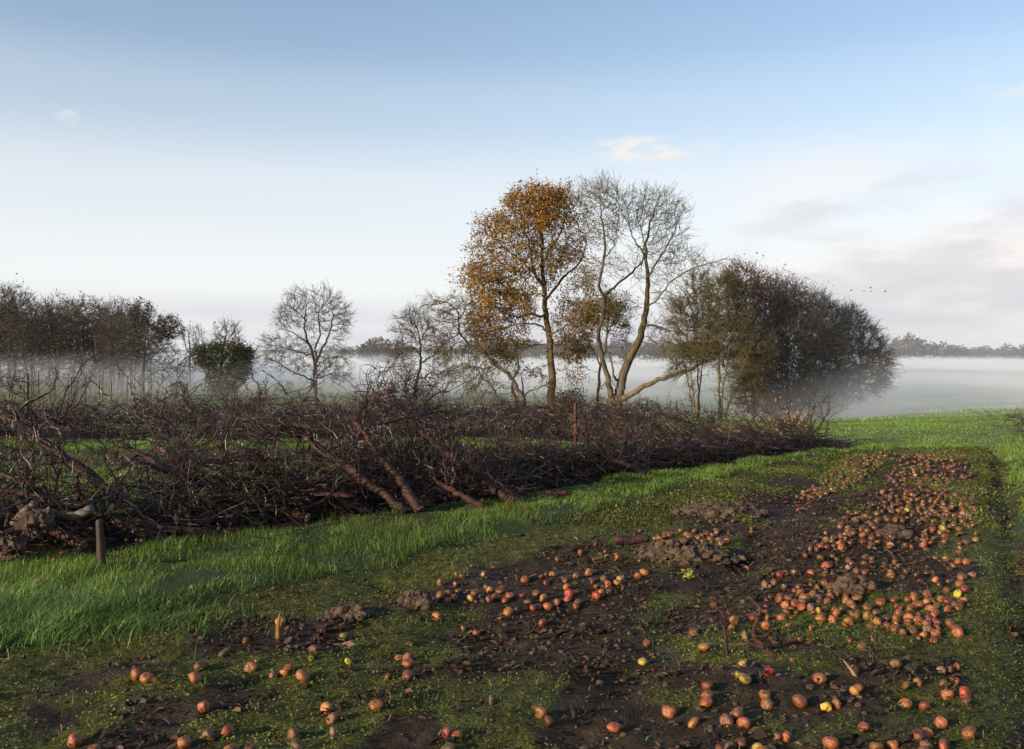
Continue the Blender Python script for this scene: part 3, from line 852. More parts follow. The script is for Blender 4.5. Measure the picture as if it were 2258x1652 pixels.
# ------------------------------------------------------------------ generic trees for woods, hedge and far tree lines
def generic_tree(name, label, cat, h, w, seed, trunk_frac=.35, stems=1, n=500, step=.4, mats=None, twigs=900, tl=.6, tr=.016, leaves=None, group=None, rt=None, lean=0, spread=.25):
    r = np.random.default_rng(seed)
    sk, skr = [], []
    for k in range(stems):
        a = r.uniform(0, 2 * np.pi); b0 = np.array([math.cos(a), math.sin(a), 0]) * (.0 if stems == 1 else r.uniform(.05, .35) * w * .3)
        top = b0 * (2.2 if stems > 1 else 1) + np.array([r.normal(0, .05) * h + lean * h * .3, r.normal(0, .05) * h, h * r.uniform(.65, .85)])
        pts = [b0 + np.array([0, 0, -.1])] + [b0 * (1 - t) + top * t + np.append(r.normal(0, .012 * h, 2), 0) for t in (.25, .5, .75, 1)]
        W = smooth_poly(pts, 14); rr = np.linspace((rt or .02 * h) / math.sqrt(stems), .03, 14)
        sk.append((W, -1)); skr.append(rr)
    d = r.normal(0, 1, (n, 3)); d /= np.linalg.norm(d, axis=1, keepdims=True); d *= r.uniform(0, 1, (n, 1)) ** .42
    zc = h * (1 + trunk_frac) / 2; rz = h * (1 - trunk_frac) / 2
    lump = 1 + .22 * np.sin(3 * np.arctan2(d[:, 1], d[:, 0]) + seed) + .12 * np.sin(5 * d[:, 2] + seed)
    A = np.column_stack([d[:, 0] * w / 2 * lump + lean * h * .2, d[:, 1] * w / 2 * lump, zc + d[:, 2] * rz * (1 + .08 * np.sin(7 * d[:, 0] + seed))])
    P, par, fix, ns = colonize(sk, skr, A, step, step * 1.15, step * 7, 120, .25, (0, 0, .12), r)
    R, _ = radii(P, par, fix, ns, tr)
    big, small = Geo(), Geo()
    grow_mesh(P, par, R, .06, big, small)
    tips = add_twigs(small, P, par, R, .05, int(twigs * .5), tl, tr, r)
    t = thing(name, label, cat, (0, 0, 0), group)
    mats = mats or (M_bark, M_twigdark)
    if not big.v: big.tube([(0, 0, 0), (0, 0, .1), (0, 0, .2)], [.05, .05, .05])
    big.build('trunk', mats[0], t, True); small.build('crown', mats[1], t)
    if leaves:
        lg = Geo(); pp = tips[r.uniform(0, 1, len(tips)) < leaves[0]]
        if leaves[3] is not None: pp = pp[leaves[3](pp, h)]
        leaf_cards(lg, pp, leaves[1], pal(leaves[2]), r, 3, .2)
        lg.build('foliage', M_leaf, t)
    return t
def place(t, x, y, rz=0.0, sc=(1, 1, 1), sink=0.05):
    t.matrix_world = Matrix.Translation((x, y, float(terrain(x, y)) - sink)) @ Matrix.Rotation(rz, 4, 'Z') @ Matrix.Diagonal((*sc, 1))
def mat_at(x, y, rz=0.0, sc=(1, 1, 1), sink=0.05):
    return Matrix.Translation((x, y, float(terrain(x, y)) - sink)) @ Matrix.Rotation(rz, 4, 'Z') @ Matrix.Diagonal((*sc, 1))

DK = [(.028, .024, .016), (.045, .035, .02), (.035, .035, .018)]
wood = [generic_tree('woodland_tree', 'x', 'tree', 10.5, (6.2, 5.2, 7.0, 5.6, 6.6)[k], 40 + k, (.10, .22, .06, .16, .02)[k], (2, 1, 3, 1, 4)[k], 900, .36, twigs=3200, tl=.8, tr=.013, leaves=(.05, .2, DK, None), rt=.15, mats=(M_bark, M_twig)) for k in range(5)]
gw = 'trees of the dark wood at the left'
k = 0
wl_ = []
# (pixel u of the trunk, pixel v of the crown top, depth)
for (u, vt, Y) in [(442, 664, 92), (462, 674, 97), (484, 684, 101), (505, 688, 96), (522, 683, 100), (541, 690, 93), (558, 686, 99), (576, 684, 94), (592, 690, 101), (606, 688, 96), (620, 698, 91), (640, 706, 96), (474, 690, 88), (515, 694, 107), (568, 692, 107), (598, 700, 87), (450, 690, 105),
                   (415, 660, 95), (385, 668, 99), (352, 660, 93), (318, 672, 98), (286, 666, 102), (250, 675, 95), (212, 668, 100), (176, 680, 97), (138, 672, 93), (100, 682, 99), (60, 676, 96), (22, 684, 101), (400, 690, 106), (330, 690, 106), (230, 690, 107), (120, 692, 106), (-20, 680, 97), (-70, 676, 99), (300, 684, 90), (190, 690, 89)]:
    X = (u - 1129) / F * Y; top = EYE - (vt - 765) / F * Y; g0 = float(terrain(X, Y)); s_ = (top - g0) / 10.9
    M_ = mat_at(X, Y, random.uniform(0, 6.28), (s_ * random.uniform(.9, 1.15), s_ * random.uniform(.9, 1.15), s_))
    inside = u >= 440
    lab = 'bare tree among the trunks of the dark wood at the left'
    if k < 5: t = wood[k]; t.matrix_world = M_; t['label'] = lab; t['group'] = gw
    else: dup(wood[(k * 3 + k // 5) % 5], M_, lab, gw)
    k += 1
# hedge clump at the right of the forked tree: each a many-stemmed shrub tree of its own
def hedge_tree(name, label, zf, Y0, base, ells, seed, mats, stems, leaves=None, dens=1.0, twigs=2600, leafmat=None):
    r = np.random.default_rng(seed)
    sk = []
    first = True
    for (tx, ty, dy) in stems:
        bx = base[0] + r.normal(0, 14); pts = [(bx, base[1]), (bx * .85 + tx * .15 + r.normal(0, 6), base[1] * .75 + ty * .25), (bx * .55 + tx * .45, base[1] * .45 + ty * .55), (tx, ty)]
        sk.append((pts, .10 if first else .075, .02, dy)); first = False
    # every stem of a many-stemmed shrub starts at the ground: built as separate roots
    return hero_tree(name, label, 'tree', Y0, zf, sk, ells, seed, .24, .27, mats, (twigs * 1.35, .5, .0115), .0115, leaves, infl=2.0, split=.05, dens=dens * 1.2, leaf_mat=leafmat)
gh = None
hedge_tree('bare_shrub_tree', 'thin bare tree with upright stems at the left end of the hedge clump', ZH, 42, (165, 1370), [(170, 330, 110, 180, 170), (80, 500, 120, 170, 170), (230, 560, 120, 180, 170), (120, 760, 130, 130, 120), (60, 900, 100, 90, 60)], 21, (M_bark, M_twigmoss), [(160, 350, .3), (80, 560, -.6), (250, 600, .6), (40, 800, .5)])
hedge_tree('mossy_shrub_tree', 'mossy olive twigged tree beneath the end of the long low limb', ZH, 41, (370, 1370), [(360, 330, 150, 170, 260), (430, 560, 180, 170, 300), (560, 720, 200, 130, 260), (560, 900, 150, 150, 220), (620, 1060, 80, 120, 110), (330, 720, 140, 130, 150)], 22, (M_limb, M_twigmoss), [(340, 300, .4), (470, 450, -.7), (600, 720, -.9), (520, 900, -1.2), (300, 600, .5)], twigs=4200)
hedge_tree('russet_shrub_tree', 'tall russet twigged shrub at the top of the hedge clump', ZH, 44, (620, 1380), [(520, 240, 120, 150, 220), (640, 330, 170, 170, 300), (760, 400, 150, 180, 260), (650, 560, 220, 180, 260), (700, 800, 200, 150, 180), (680, 1050, 200, 170, 200), (760, 1220, 230, 110, 160)], 23, (M_bark, M_twigred), [(510, 200, .3), (640, 260, -.5), (760, 380, .5), (700, 600, -.9), (560, 500, .8), (820, 700, -.6)], twigs=5200,
           leaves=[(.22, .11, pal([(.10, .042, .028), (.075, .035, .025), (.09, .06, .025)]), 2, lambda p: np.ones(len(p)))])
hedge_tree('brown_shrub_tree', 'brown bare shrub in the middle of the hedge clump', ZH, 44, (880, 1400), [(900, 380, 130, 150, 220), (1020, 480, 150, 160, 260), (920, 620, 210, 170, 260), (900, 860, 220, 170, 230), (950, 1080, 200, 150, 200), (980, 1250, 220, 110, 180)], 24, (M_bark, M_twig), [(880, 330, .4), (1020, 430, -.5), (900, 650, .6), (1000, 750, -.9), (820, 850, -.5), (1000, 1000, -.9)], twigs=5200,
           leaves=[(.12, .10, pal([(.085, .045, .028), (.07, .04, .025)]), 2, lambda p: np.ones(len(p)))])
hedge_tree('dark_shrub_tree', 'dark bare shrub toward the right of the hedge clump', ZH, 45, (1080, 1420), [(1150, 480, 130, 140, 220), (1270, 560, 130, 140, 230), (1180, 720, 190, 160, 240), (1150, 930, 210, 150, 210), (1120, 1130, 170, 140, 150)], 25, (M_bark, M_twigdark), [(1150, 420, .3), (1280, 520, -.5), (1180, 700, .6), (1250, 850, -.8), (1100, 1000, -.7)], twigs=5200)
hedge_tree('arching_shrub_tree', 'dark shrub whose branches arch out into the mist at the right end of the clump', ZH, 46, (1190, 1440), [(1400, 560, 110, 120, 190), (1500, 680, 130, 120, 220), (1620, 830, 100, 130, 210), (1650, 930, 80, 80, 140), (1450, 850, 180, 150, 240), (1550, 1000, 130, 90, 170), (1360, 1050, 170, 130, 190), (1300, 750, 160, 160, 180), (1250, 1200, 100, 110, 90)], 26, (M_bark, M_twigdark), [(1400, 560, .3), (1520, 720, -.5), (1620, 900, .3), (1560, 1040, -.6), (1400, 950, .5), (1300, 800, -.9)], twigs=5600)

# small bush under the oak, bush with yellow leaves before the clump, bush on the far right edge
def bush(name, label, u, v, Y, h, w, seed, mat, leaves=None, stems=6):
    t = generic_tree(name, label, 'shrub', h, w, seed, .05, stems, 260, .13 if h > .5 else .08, (M_twig, mat), 900, min(.25, .35 * h), .007 if h > .5 else .0045, leaves, rt=.03 if h > .5 else .012)
    X = (u - 1129) / F * Y; place(t, X, Y)
    return t
bush('leafy_bush', 'small leafy brown bush around the foot of the oak', 1203, 850, 48, 1.6, 2.2, 61, M_twig, (.5, .10, [(.16, .09, .03), (.12, .09, .03), (.2, .11, .04)], None))
bush('yellow_leaf_bush', 'low bush dotted with pale yellow leaves in front of the hedge clump', 1500, 878, 20.5, .34, 1.2, 62, M_twigred, (.09, .06, [(.45, .33, .10), (.5, .36, .13), (.35, .24, .07)], lambda p, h: p[:, 2] > h * .45))
bush('bare_bush', 'dark bare bush poking twigs in at the right edge beyond the grass', 1858, 890, 17.5, .62, 2.3, 63, M_twigdark)
bush('scrub_bush', 'pale scrubby bush under the twisted tree', 1120, 852, 43, 1.0, 3.0, 64, M_twig)

# far shrub clump and far tree lines, in the mist across the valley
far = [generic_tree('distant_tree', 'x', 'tree', 9.0, 8.5, 70 + q, .12, 2, 330, .6, (M_bark, M_twig), 1100, .9, .035, (.25, .55, [(.055, .04, .028), (.075, .05, .032), (.045, .036, .024)], None), rt=.25) for q in range(3)]
gfar = 'trees of the far tree line across the misty valley'
q = 0
def far_tree(u, vt, Y, wd, lab, grp, cat='tree'):
    global q
    X = (u - 1129) / F * Y; g0 = float(terrain(X, Y)); top = EYE - (vt - 765) / F * Y; s_ = (top - g0) / 9.2
    M_ = mat_at(X, Y, random.uniform(0, 6.28), (wd, wd, s_))
    if q < 3: t = far[q]; t.matrix_world = M_; t['label'] = lab; t['group'] = grp
    else: t = dup(far[q % 3], M_, lab, grp)
    q += 1
lab_r = 'hazy bare tree in the far tree line right of the hedge clump'
lab_m = 'hazy bare tree on the far side of the valley glimpsed between the big trunks'
u = 1622
heights = [752, 749, 751, 746, 744, 750, 748, 745, 749, 751, 750, 752, 751, 750, 752, 750]
i = 0
while u < 2330:
    far_tree(u, heights[i % 16] + random.choice((-7, -3, 0, 2, 4, 6, 8)) + random.uniform(-1, 1), 345 + random.uniform(-14, 14), random.uniform(.75, 1.15), lab_r, gfar); u += random.uniform(12, 17); i += 1
u = 1075
while u < 1440:
    far_tree(u, 747 + random.uniform(-2.5, 3), 300 + random.uniform(-12, 12), random.uniform(.8, 1.1), lab_m, 'trees across the valley behind the big trees'); u += random.uniform(14, 19)
for (u, vt, Y, wd, lab) in ((950, 743, 190, 1.0, 'far rounded shrub tree rising from the mist between the round and leaning trees'), (935, 752, 205, .8, 'lower far shrub tree at the left of the rounded one in the mist'), (972, 750, 210, .8, 'lower far shrub tree at the right of the rounded one in the mist')):
    far_tree(u, vt, Y, wd, lab, None)
for u in (910, 990, 1010, 1030, 1052):
    far_tree(u, 755 + random.uniform(-1, 2), 330, .9, lab_m, 'trees across the valley behind the big trees')

# ------------------------------------------------------------------ felled orchard trees lying in rows
def felled_mesh(trunk, r0, r1, seed, limbs=9, subs=8, twigs=7, L=1.0, pale=False, start=.3, name_root=None, limb_up=.05):
    """trunk polyline (n,3) -> (trunk Geo, twig Geo)"""
    r = np.random.default_rng(seed)
    T = smooth_poly(trunk, 22); T[1:-1] += r.normal(0, .008, T[1:-1].shape)
    rr = np.linspace(r0, r1, 22) * (1 + r.normal(0, .05, 22)); rr[:2] *= 1.08
    gt, gw_ = Geo(), Geo()
    gt.tube(T, rr, 8)
    def wander(p, d, n, ln, amp, lift):
        out = [p]; d = d / np.linalg.norm(d)
        for _ in range(n - 1):
            d = d + r.normal(0, amp, 3) + np.array([0, 0, lift]); d /= np.linalg.norm(d)
            out.append(out[-1] + d * ln / (n - 1))
        return np.array(out)
    axis = T[-1] - T[0]; axis /= np.linalg.norm(axis)
    LP, LR, SP, SR, TP, TR = [], [], [], [], [], []
    for i in range(limbs):
        k = min(21, int((start + (1 - start) * (i + r.uniform(0, 1)) / limbs) * 21 + .5)); p = T[k]
        d = axis * r.uniform(.2, 1) + r.normal(0, .75, 3) + np.array([0, 0, limb_up])
        ln = L * r.uniform(.45, 1.05)
        w = wander(p, d, 9, ln, .30, .02); LP.append(w); LR.append(np.linspace(min(rr[k] * .5, .014), .005, 9))
        for j in range(subs):
            a = r.integers(2, 9); dd = w[a] - w[a - 1]; dd = dd / np.linalg.norm(dd) + r.normal(0, .8, 3)
            q = wander(w[a], dd, 6, L * r.uniform(.18, .5), .36, .0); SP.append(q); SR.append(np.linspace(.0058, .0034, 6))
            for _ in range(twigs):
                b_ = r.integers(1, 6); ee = q[b_] - q[b_ - 1]; ee = ee / np.linalg.norm(ee) + r.normal(0, .9, 3) + np.array([0, 0, .05])
                TP.append(wander(q[b_], ee, 4, L * r.uniform(.05, .24), .22, .03)); TR.append(np.array([.0036, .003, .0026, .0018]))
    gw_.tubes(np.array(LP), np.array(LR), 5); gw_.tubes(np.array(SP), np.array(SR), 3); gw_.tubes(np.array(TP), np.array(TR), 3)
    return gt, gw_
def felled_tree(name, label, trunk, r0, r1, seed, group=None, mat=None, **kw):
    t = thing(name, label, 'felled tree', trunk[0], group)
    gt, gw_ = felled_mesh(trunk, r0, r1, seed, **kw)
    gt.build('trunk', mat or M_fell, t, True, trunk[0])
    ax = Vector(np.array(trunk[1]) - np.array(trunk[0])).normalized(); ge = Geo(); q0 = np.array([0., 0, 0]); e_ = np.array(ax); ge.tube(np.array([q0 - e_ * .006, q0 - e_ * .001, q0 + e_ * .01]), np.array([.90, .97, .95]) * r0 * 1.05, 9); ge.build('cut_end', M_cut, t, False); gw_.build('twigs', M_felltwig, t, False, trunk[0])
    return t

# seven trees to repeat, trunk along +X
protos = []
for k in range(7):
    r = np.random.default_rng(300 + k); ln = r.uniform(1.5, 2.1)
    tr = [np.zeros(3)] + [np.array([ln * t, r.normal(0, .06), r.normal(0, .05)]) for t in (.3, .6, 1.0)]
    protos.append(felled_tree('felled_tree', 'x', np.array(tr), (.030, .050, .036, .058, .032, .044, .038)[k], .018, 310 + k, limbs=10, subs=8, twigs=7, L=.95, start=.25))
gb = {1: 'felled apple trees heaped in the nearest brush row', 2: 'felled apple trees heaped in the second brush row', 3: 'felled apple trees heaped in the farthest brush row'}
lb = {1: 'felled dark apple tree tangled in the nearest brush row', 2: 'felled apple tree tangled in the low second brush row behind the near one', 3: 'felled apple tree in the farthest misty brush row'}
pcount = 0
def lay(x, y, az, pitch, roll, sc, row):
    global pcount
    z = float(terrain(x, y)) + .04
    d = Vector((math.cos(az) * math.cos(pitch), math.sin(az) * math.cos(pitch), math.sin(pitch)))
    M_ = Matrix.Translation((x, y, z)) @ d.to_track_quat('X', 'Z').to_matrix().to_4x4() @ Matrix.Rotation(roll, 4, 'X') @ Matrix.Diagonal((sc, sc, sc, 1))
    if pcount < 7: t = protos[pcount]; t.matrix_world = M_; t['label'] = lb[row]; t['group'] = gb[row]
    else: dup(protos[pcount % 7], M_, lb[row], gb[row])
    pcount += 1
rr_ = random.Random(5)
x = -12.5
while x < 5.3:
    for rep in range(2 if rr_.random() < .35 or x > 2.0 else 1):
        off = rr_.uniform(.35, 1.7)
        fade = float(np.interp(x, [-12, -1, 2.0, 4, 5.4], [.95, .86, .62, .47, .38]))
        px_, py_ = x + rr_.uniform(-.2, .2), float(yU(x)) + off * (1.0 if x > -6 else 1.2)
        az = math.radians(rr_.gauss(172, 38)); pit = math.radians(rr_.uniform(1, 21) * (fade if x > 0 else 1))
        lay(px_, py_, az, pit, rr_.uniform(0, 6.28), fade * rr_.uniform(.75, 1.05), 1)
    x += float(np.interp(x, [-12, -4, 2, 5], [.62, .40, .36, .30]))
# longer bare trunks leaning up to the left out of the heap
poles = []
for k in range(3):
    r = np.random.default_rng(350 + k); ln = (2.3, 2.0, 2.6)[k]
    tr = [np.zeros(3)] + [np.array([ln * t, r.normal(0, .05), r.normal(0, .06)]) for t in (.3, .6, 1.0)]
    poles.append(felled_tree('felled_tree', 'x', np.array(tr), (.052, .044, .058)[k], (.030, .026, .032)[k], 360 + k, limbs=10, subs=7, twigs=6, L=.8, start=.4))
k = 0; x = -7.6
while x < 3.6:
    f = float(np.interp(x, [-8, 0, 2, 4], [1.0, .95, .7, .5])); X_, Y_ = x, float(yU(x)) + rr_.uniform(.0, .55)
    d = Vector((-1, rr_.uniform(-.05, .55), 0)).normalized(); pt = math.radians(rr_.uniform(9, 27)) * (1 if x < 1.5 else .6)
    d = Vector((d.x * math.cos(pt), d.y * math.cos(pt), math.sin(pt)))
    M_ = Matrix.Translation((X_, Y_, float(terrain(X_, Y_)) + .04)) @ d.to_track_quat('X', 'Z').to_matrix().to_4x4() @ Matrix.Rotation(rr_.uniform(0, 6.28), 4, 'X') @ Matrix.Scale(f * rr_.uniform(.8, 1.0), 4)
    lab = 'long felled trunk leaning up to the left out of the nearest brush row'; grp = 'long trunks leaning out of the nearest brush row'
    if k < 3: t = poles[k]; t.matrix_world = M_; t['label'] = lab; t['group'] = grp
    else: dup(poles[k % 3], M_, lab, grp)
    k += 1; x += rr_.uniform(.25, .65)
x = -16.0
while x < 4.6:
    lay(x + rr_.uniform(-.3, .3), rr_.uniform(*ROW2), math.radians(rr_.gauss(178, 50)), math.radians(rr_.uniform(0, 18)), rr_.uniform(0, 6.28), rr_.uniform(.65, .9), 2)
    x += .42
x = -26.0
while x < 4.0:
    lay(x + rr_.uniform(-.3, .3), rr_.uniform(*ROW3), math.radians(rr_.gauss(178, 50)), math.radians(rr_.uniform(2, 22)), rr_.uniform(0, 6.28), rr_.uniform(.75, 1.05), 3)
    x += .55

# the trunks one can pick out in the near row, from base to tip
def leaner(label, zf, pts, r0, r1, seed, dy=(-.0), mat=None, name='felled_tree', **kw):
    u, v = zf(*pts[0]); b0 = on_ground(u, v); n = len(pts)
    W = np.array([px(*zf(*p), b0[1] + dy * i / (n - 1)) for i, p in enumerate(pts)])
    W[0] = b0 + np.array([0, 0, .02])
    return felled_tree(name, label, W, r0, r1, seed, None, mat, **kw)
leaner('long red-brown felled trunk leaning up left, base on the grass edge mid row', ZR, [(1085, 900), (930, 760), (700, 590), (560, 490), (430, 400), (300, 280), (215, 205)], .050, .034, 401, .5, start=.55, limbs=9)
leaner('bent felled trunk with a grey foot leaning beside the long red-brown one', ZR, [(1200, 890), (1120, 750), (1050, 650), (900, 480), (800, 330), (735, 240), (690, 180)], .055, .034, 402, .4, start=.6, limbs=7)
leaner('felled trunk with bushy upright crown rising above the middle of the near row', ZR, [(1950, 790), (1700, 620), (1500, 500), (1380, 400), (1250, 300), (1180, 220), (1060, 140)], .055, .030, 403, .7, start=.55, limbs=12, limb_up=.7)
leaner('thin dark felled trunk lying low near the grass edge, right of the bent one', ZR, [(1705, 865), (1550, 770), (1400, 690), (1250, 625)], .036, .026, 404, .3, start=.5, limbs=6, L=.7)
leaner('shiny straight dark pole-like trunk sloping gently in the near row', ZR, [(2230, 565), (2050, 510), (1850, 470), (1610, 432)], .034, .026, 405, .3, start=.4, limbs=6, L=.6)
leaner('big red-barked felled trunk sloping down from the left edge', ZQ, [(1095, 970), (900, 830), (700, 670), (560, 580), (450, 480), (330, 400), (250, 330), (110, 240), (0, 165)], .060, .050, 406, .2, start=.35, limbs=12, L=1.1)
leaner('dark mossy felled trunk crossing behind the big red-barked one', ZQ, [(1540, 770), (1450, 660), (1340, 530), (1270, 460), (1190, 410)], .052, .036, 407, .3, start=.4, limbs=11, L=1.0)
leaner('dark felled limb sloping down at the right end of the left brush', ZQ, [(2258, 440), (2150, 380), (2060, 290), (2030, 230)], .045, .036, 408, .2, start=.3, limbs=8, L=.8)
leaner('pale yellowish felled limb lying on top of the near row below the post', ZF, [(630, 1475), (480, 1390), (300, 1310), (190, 1250), (80, 1195)], .030, .018, 409, .2, M_fellpale, start=.3, limbs=7, L=.5)
leaner('felled trunk with roots up near the right part of the near row', ZC, [(655, 325), (560, 275), (480, 245), (400, 215)], .040, .028, 410, .3, start=.4, limbs=8, L=.8)
leaner('thick felled limb by the grass edge at the middle left of the near row', ZC, [(100, 438), (60, 410), (20, 385), (-30, 350)], .060, .045, 411, .3, start=.6, limbs=5, L=.7)
leaner('dark felled trunk fanning low at the far right end of the near row', ZC, [(1440, 212), (1380, 195), (1320, 180), (1250, 165)], .040, .025, 412, .3, start=.4, limbs=9, L=.9)

# single pale lengths lying in the heap
def log(label, zf, pts, r0, r1, Y, mat=M_fellpale, name='log'):
    W = np.array([px(*zf(*p), Y) for p in pts]); g = Geo(); T = smooth_poly(W, 14)
    rg_ = np.random.default_rng(int(Y * 100)); T[1:-1] += rg_.normal(0, .006, T[1:-1].shape)
    g.tube(T, np.linspace(r0, r1, 14) * (1 + rg_.normal(0, .06, 14)), 9)
    o = g.build(name, mat, None, True); return tag(o, label, 'log')
log('pale straight log lying level across the middle of the near row', ZR, [(950, 494), (1200, 500), (1430, 510)], .030, .034, 10.6)
log('short curved pale log resting on a root ball at the left', ZQ, [(365, 955), (460, 985), (560, 985), (650, 960), (730, 930)], .042, .038, 7.15)
log('pale upright stump of a stem standing among the near brush', ZR, [(822, 600), (805, 500), (790, 420), (775, 330), (782, 225)], .046, .034, 10.9)
log('stout brown log lying just inside the grass edge in the middle of the row', ZR, [(1235, 690), (1350, 730), (1450, 780), (1500, 830)], .055, .05, 10.0)
log('long brown log lying level low in the near row', ZR, [(60, 725), (250, 735), (420, 745), (700, 770)], .034, .030, 8.9, M_fell)
log('dark wet pole lying along the foot of the near row', ZC, [(100, 398), (180, 400), (260, 397), (335, 396)], .030, .028, 10.1, M_fell)
log('dark log lying on the mud left of the soil heap', ZC, [(515, 600), (560, 594), (610, 590), (652, 586)], .040, .036, 7.45, M_fell)
log('grey split log poking out of the roots at the far left', ZQ, [(105, 1055), (180, 970), (270, 880)], .035, .03, 7.0)

# long bare shoots standing up out of the brush
def shoot(label, zf, pts, Y, r0=.010, seed=1):
    r = np.random.default_rng(seed); W = smooth_poly([px(*zf(*p), Y) for p in pts], 16); g = Geo()
    W[1:-1] += r.normal(0, .004, W[1:-1].shape)
    g.tube(W, np.linspace(r0, r0 * .35, 16), 5)
    P, R = [], []
    for i in range(4, 15):
        d = W[i] - W[i - 1]; d = d / np.linalg.norm(d) + r.normal(0, .8, 3); d /= np.linalg.norm(d)
        ln = r.uniform(.02, .09); P.append([W[i], W[i] + d * ln * .5, W[i] + d * ln + r.normal(0, .006, 3)]); R.append([.004, .0035, .0025])
    g.tubes(np.array(P), np.array(R), 3)
    return tag(g.build('bare_shoot', M_felltwig), label, 'branch')
shoot('long straight shoot slanting up left over the far brush, left one of two', ZL, [(1090, 1240), (990, 1165), (850, 1035), (722, 908)], 7.6, .012, 1)
shoot('spurred shoot curving up to a point above the left brush', ZL, [(1150, 1250), (1140, 1140), (1110, 1040), (1070, 930), (970, 815)], 7.7, .012, 2)
shoot('hooked gnarly branch near the left post', ZL, [(180, 1190), (240, 1135), (340, 1090), (430, 1040), (470, 950), (480, 890), (470, 840)], 7.2, .013, 3)
shoot('forked knobbly shoot standing tall below the ivy tree', ZL, [(2180, 1260), (2185, 1170), (2190, 1000), (2140, 930), (2115, 845)], 8.1, .012, 4)
shoot('slender shoot leaning left below the ivy tree', ZL, [(2170, 1110), (2080, 1000), (2010, 900)], 8.1, .008, 5)
shoot('thin shoot curling up right of the forked knobbly one', ZL, [(2180, 1060), (2235, 1060), (2258, 1000), (2255, 930)], 8.1, .006, 6)
shoot('long shoot sloping up left in front of the round tree', ZM, [(500, 1290), (400, 1180), (330, 1070), (250, 1010), (160, 952)], 8.6, .010, 7)
shoot('straight shoot pointing up beneath the misty gap', ZM, [(1220, 1420), (1180, 1260), (1120, 1120)], 9.4, .009, 8)
shoot('bristly shoot slanting up left beneath the leaning tree', ZM, [(1560, 1400), (1500, 1270), (1420, 1170), (1340, 1093)], 9.8, .009, 9)
shoot('fine shoot standing over the left end of the near brush', ZL, [(90, 1130), (105, 1030), (102, 930)], 7.0, .008, 10)
shoot('short dark shoot in the middle of the left brush', ZL, [(1350, 1250), (1390, 1150), (1408, 1040)], 7.9, .009, 11)
for q, (a, b_, c_, e) in enumerate([(880, 1060, 940, 930), (1100, 1240, 1085, 985), (745, 1075, 650, 1005)]):
    pass
shoot('thin upright shoot on the brush before the forked tree', ZF, [(360, 1030), (440, 1080), (560, 1180), (610, 1250)], 12.3, .008, 12)
shoot('spiky shoot standing on the brush right of the forked tree', ZF, [(1090, 1330), (1110, 1150), (1110, 1020), (1085, 985)], 12.8, .010, 13)
shoot('slanting shoot on the brush left of the spiky one', ZF, [(1090, 1260), (1000, 1160), (935, 1080)], 12.8, .008, 14)

# loose brushwood filling the rows
def brushwood():
    g = Geo(); r = np.random.default_rng(91)
    def batch(xs, ys, hmax, n_pts, ln, rad):
        n = len(xs); z = terrain(xs, ys, False) + hmax * r.uniform(.0, 1, n) ** 1.4
        d = r.normal(0, 1, (n, 3)); d[:, 2] *= .45; d[:, 0] *= 1.4; d /= np.linalg.norm(d, axis=1, keepdims=True)
        p = np.column_stack([xs, ys, z]); P = [p]; L = ln * r.uniform(.4, 1.2, (n, 1))
        for k in range(n_pts - 1):
            d = d + r.normal(0, .28, d.shape); d /= np.linalg.norm(d, axis=1, keepdims=True); p = p + d * L / (n_pts - 1); P.append(p)
        P = np.stack(P, 1); P[..., 2] = np.maximum(P[..., 2], terrain(P[..., 0], P[..., 1], False) + .01)
        R = rad * r.uniform(.6, 1.4, (n, 1)) * np.linspace(1, .5, n_pts)[None]
        g.tubes(P, R, 3)
    n = 4200; xs = r.uniform(-12.5, 5.5, n); ys = yU(xs) + .12 + 1.5 * r.uniform(0, 1, n)
    batch(xs, ys, np.interp(xs, [-12, -2, 2, 5.5], [.55, .5, .42, .25]), 6, .55, .0055)
    n = 1400; xs = r.uniform(-12.5, 5.5, n); ys = yU(xs) + .12 + 1.4 * r.uniform(0, 1, n)
    batch(xs, ys, np.interp(xs, [-12, -2, 2, 5.5], [.4, .4, .3, .2]), 7, .9, .011)
    n = 3600; xs = r.uniform(-18, 4.6, n); ys = r.uniform(*ROW2, n)
    batch(xs, ys, np.full(n, .5), 5, .6, .008)
    n = 4200; xs = r.uniform(-27, 4.2, n); ys = r.uniform(*ROW3, n)
    batch(xs, ys, np.full(n, .6), 5, .7, .010)
    return tag(g.build('brushwood', M_felltwig), kind='stuff')
brushwood()

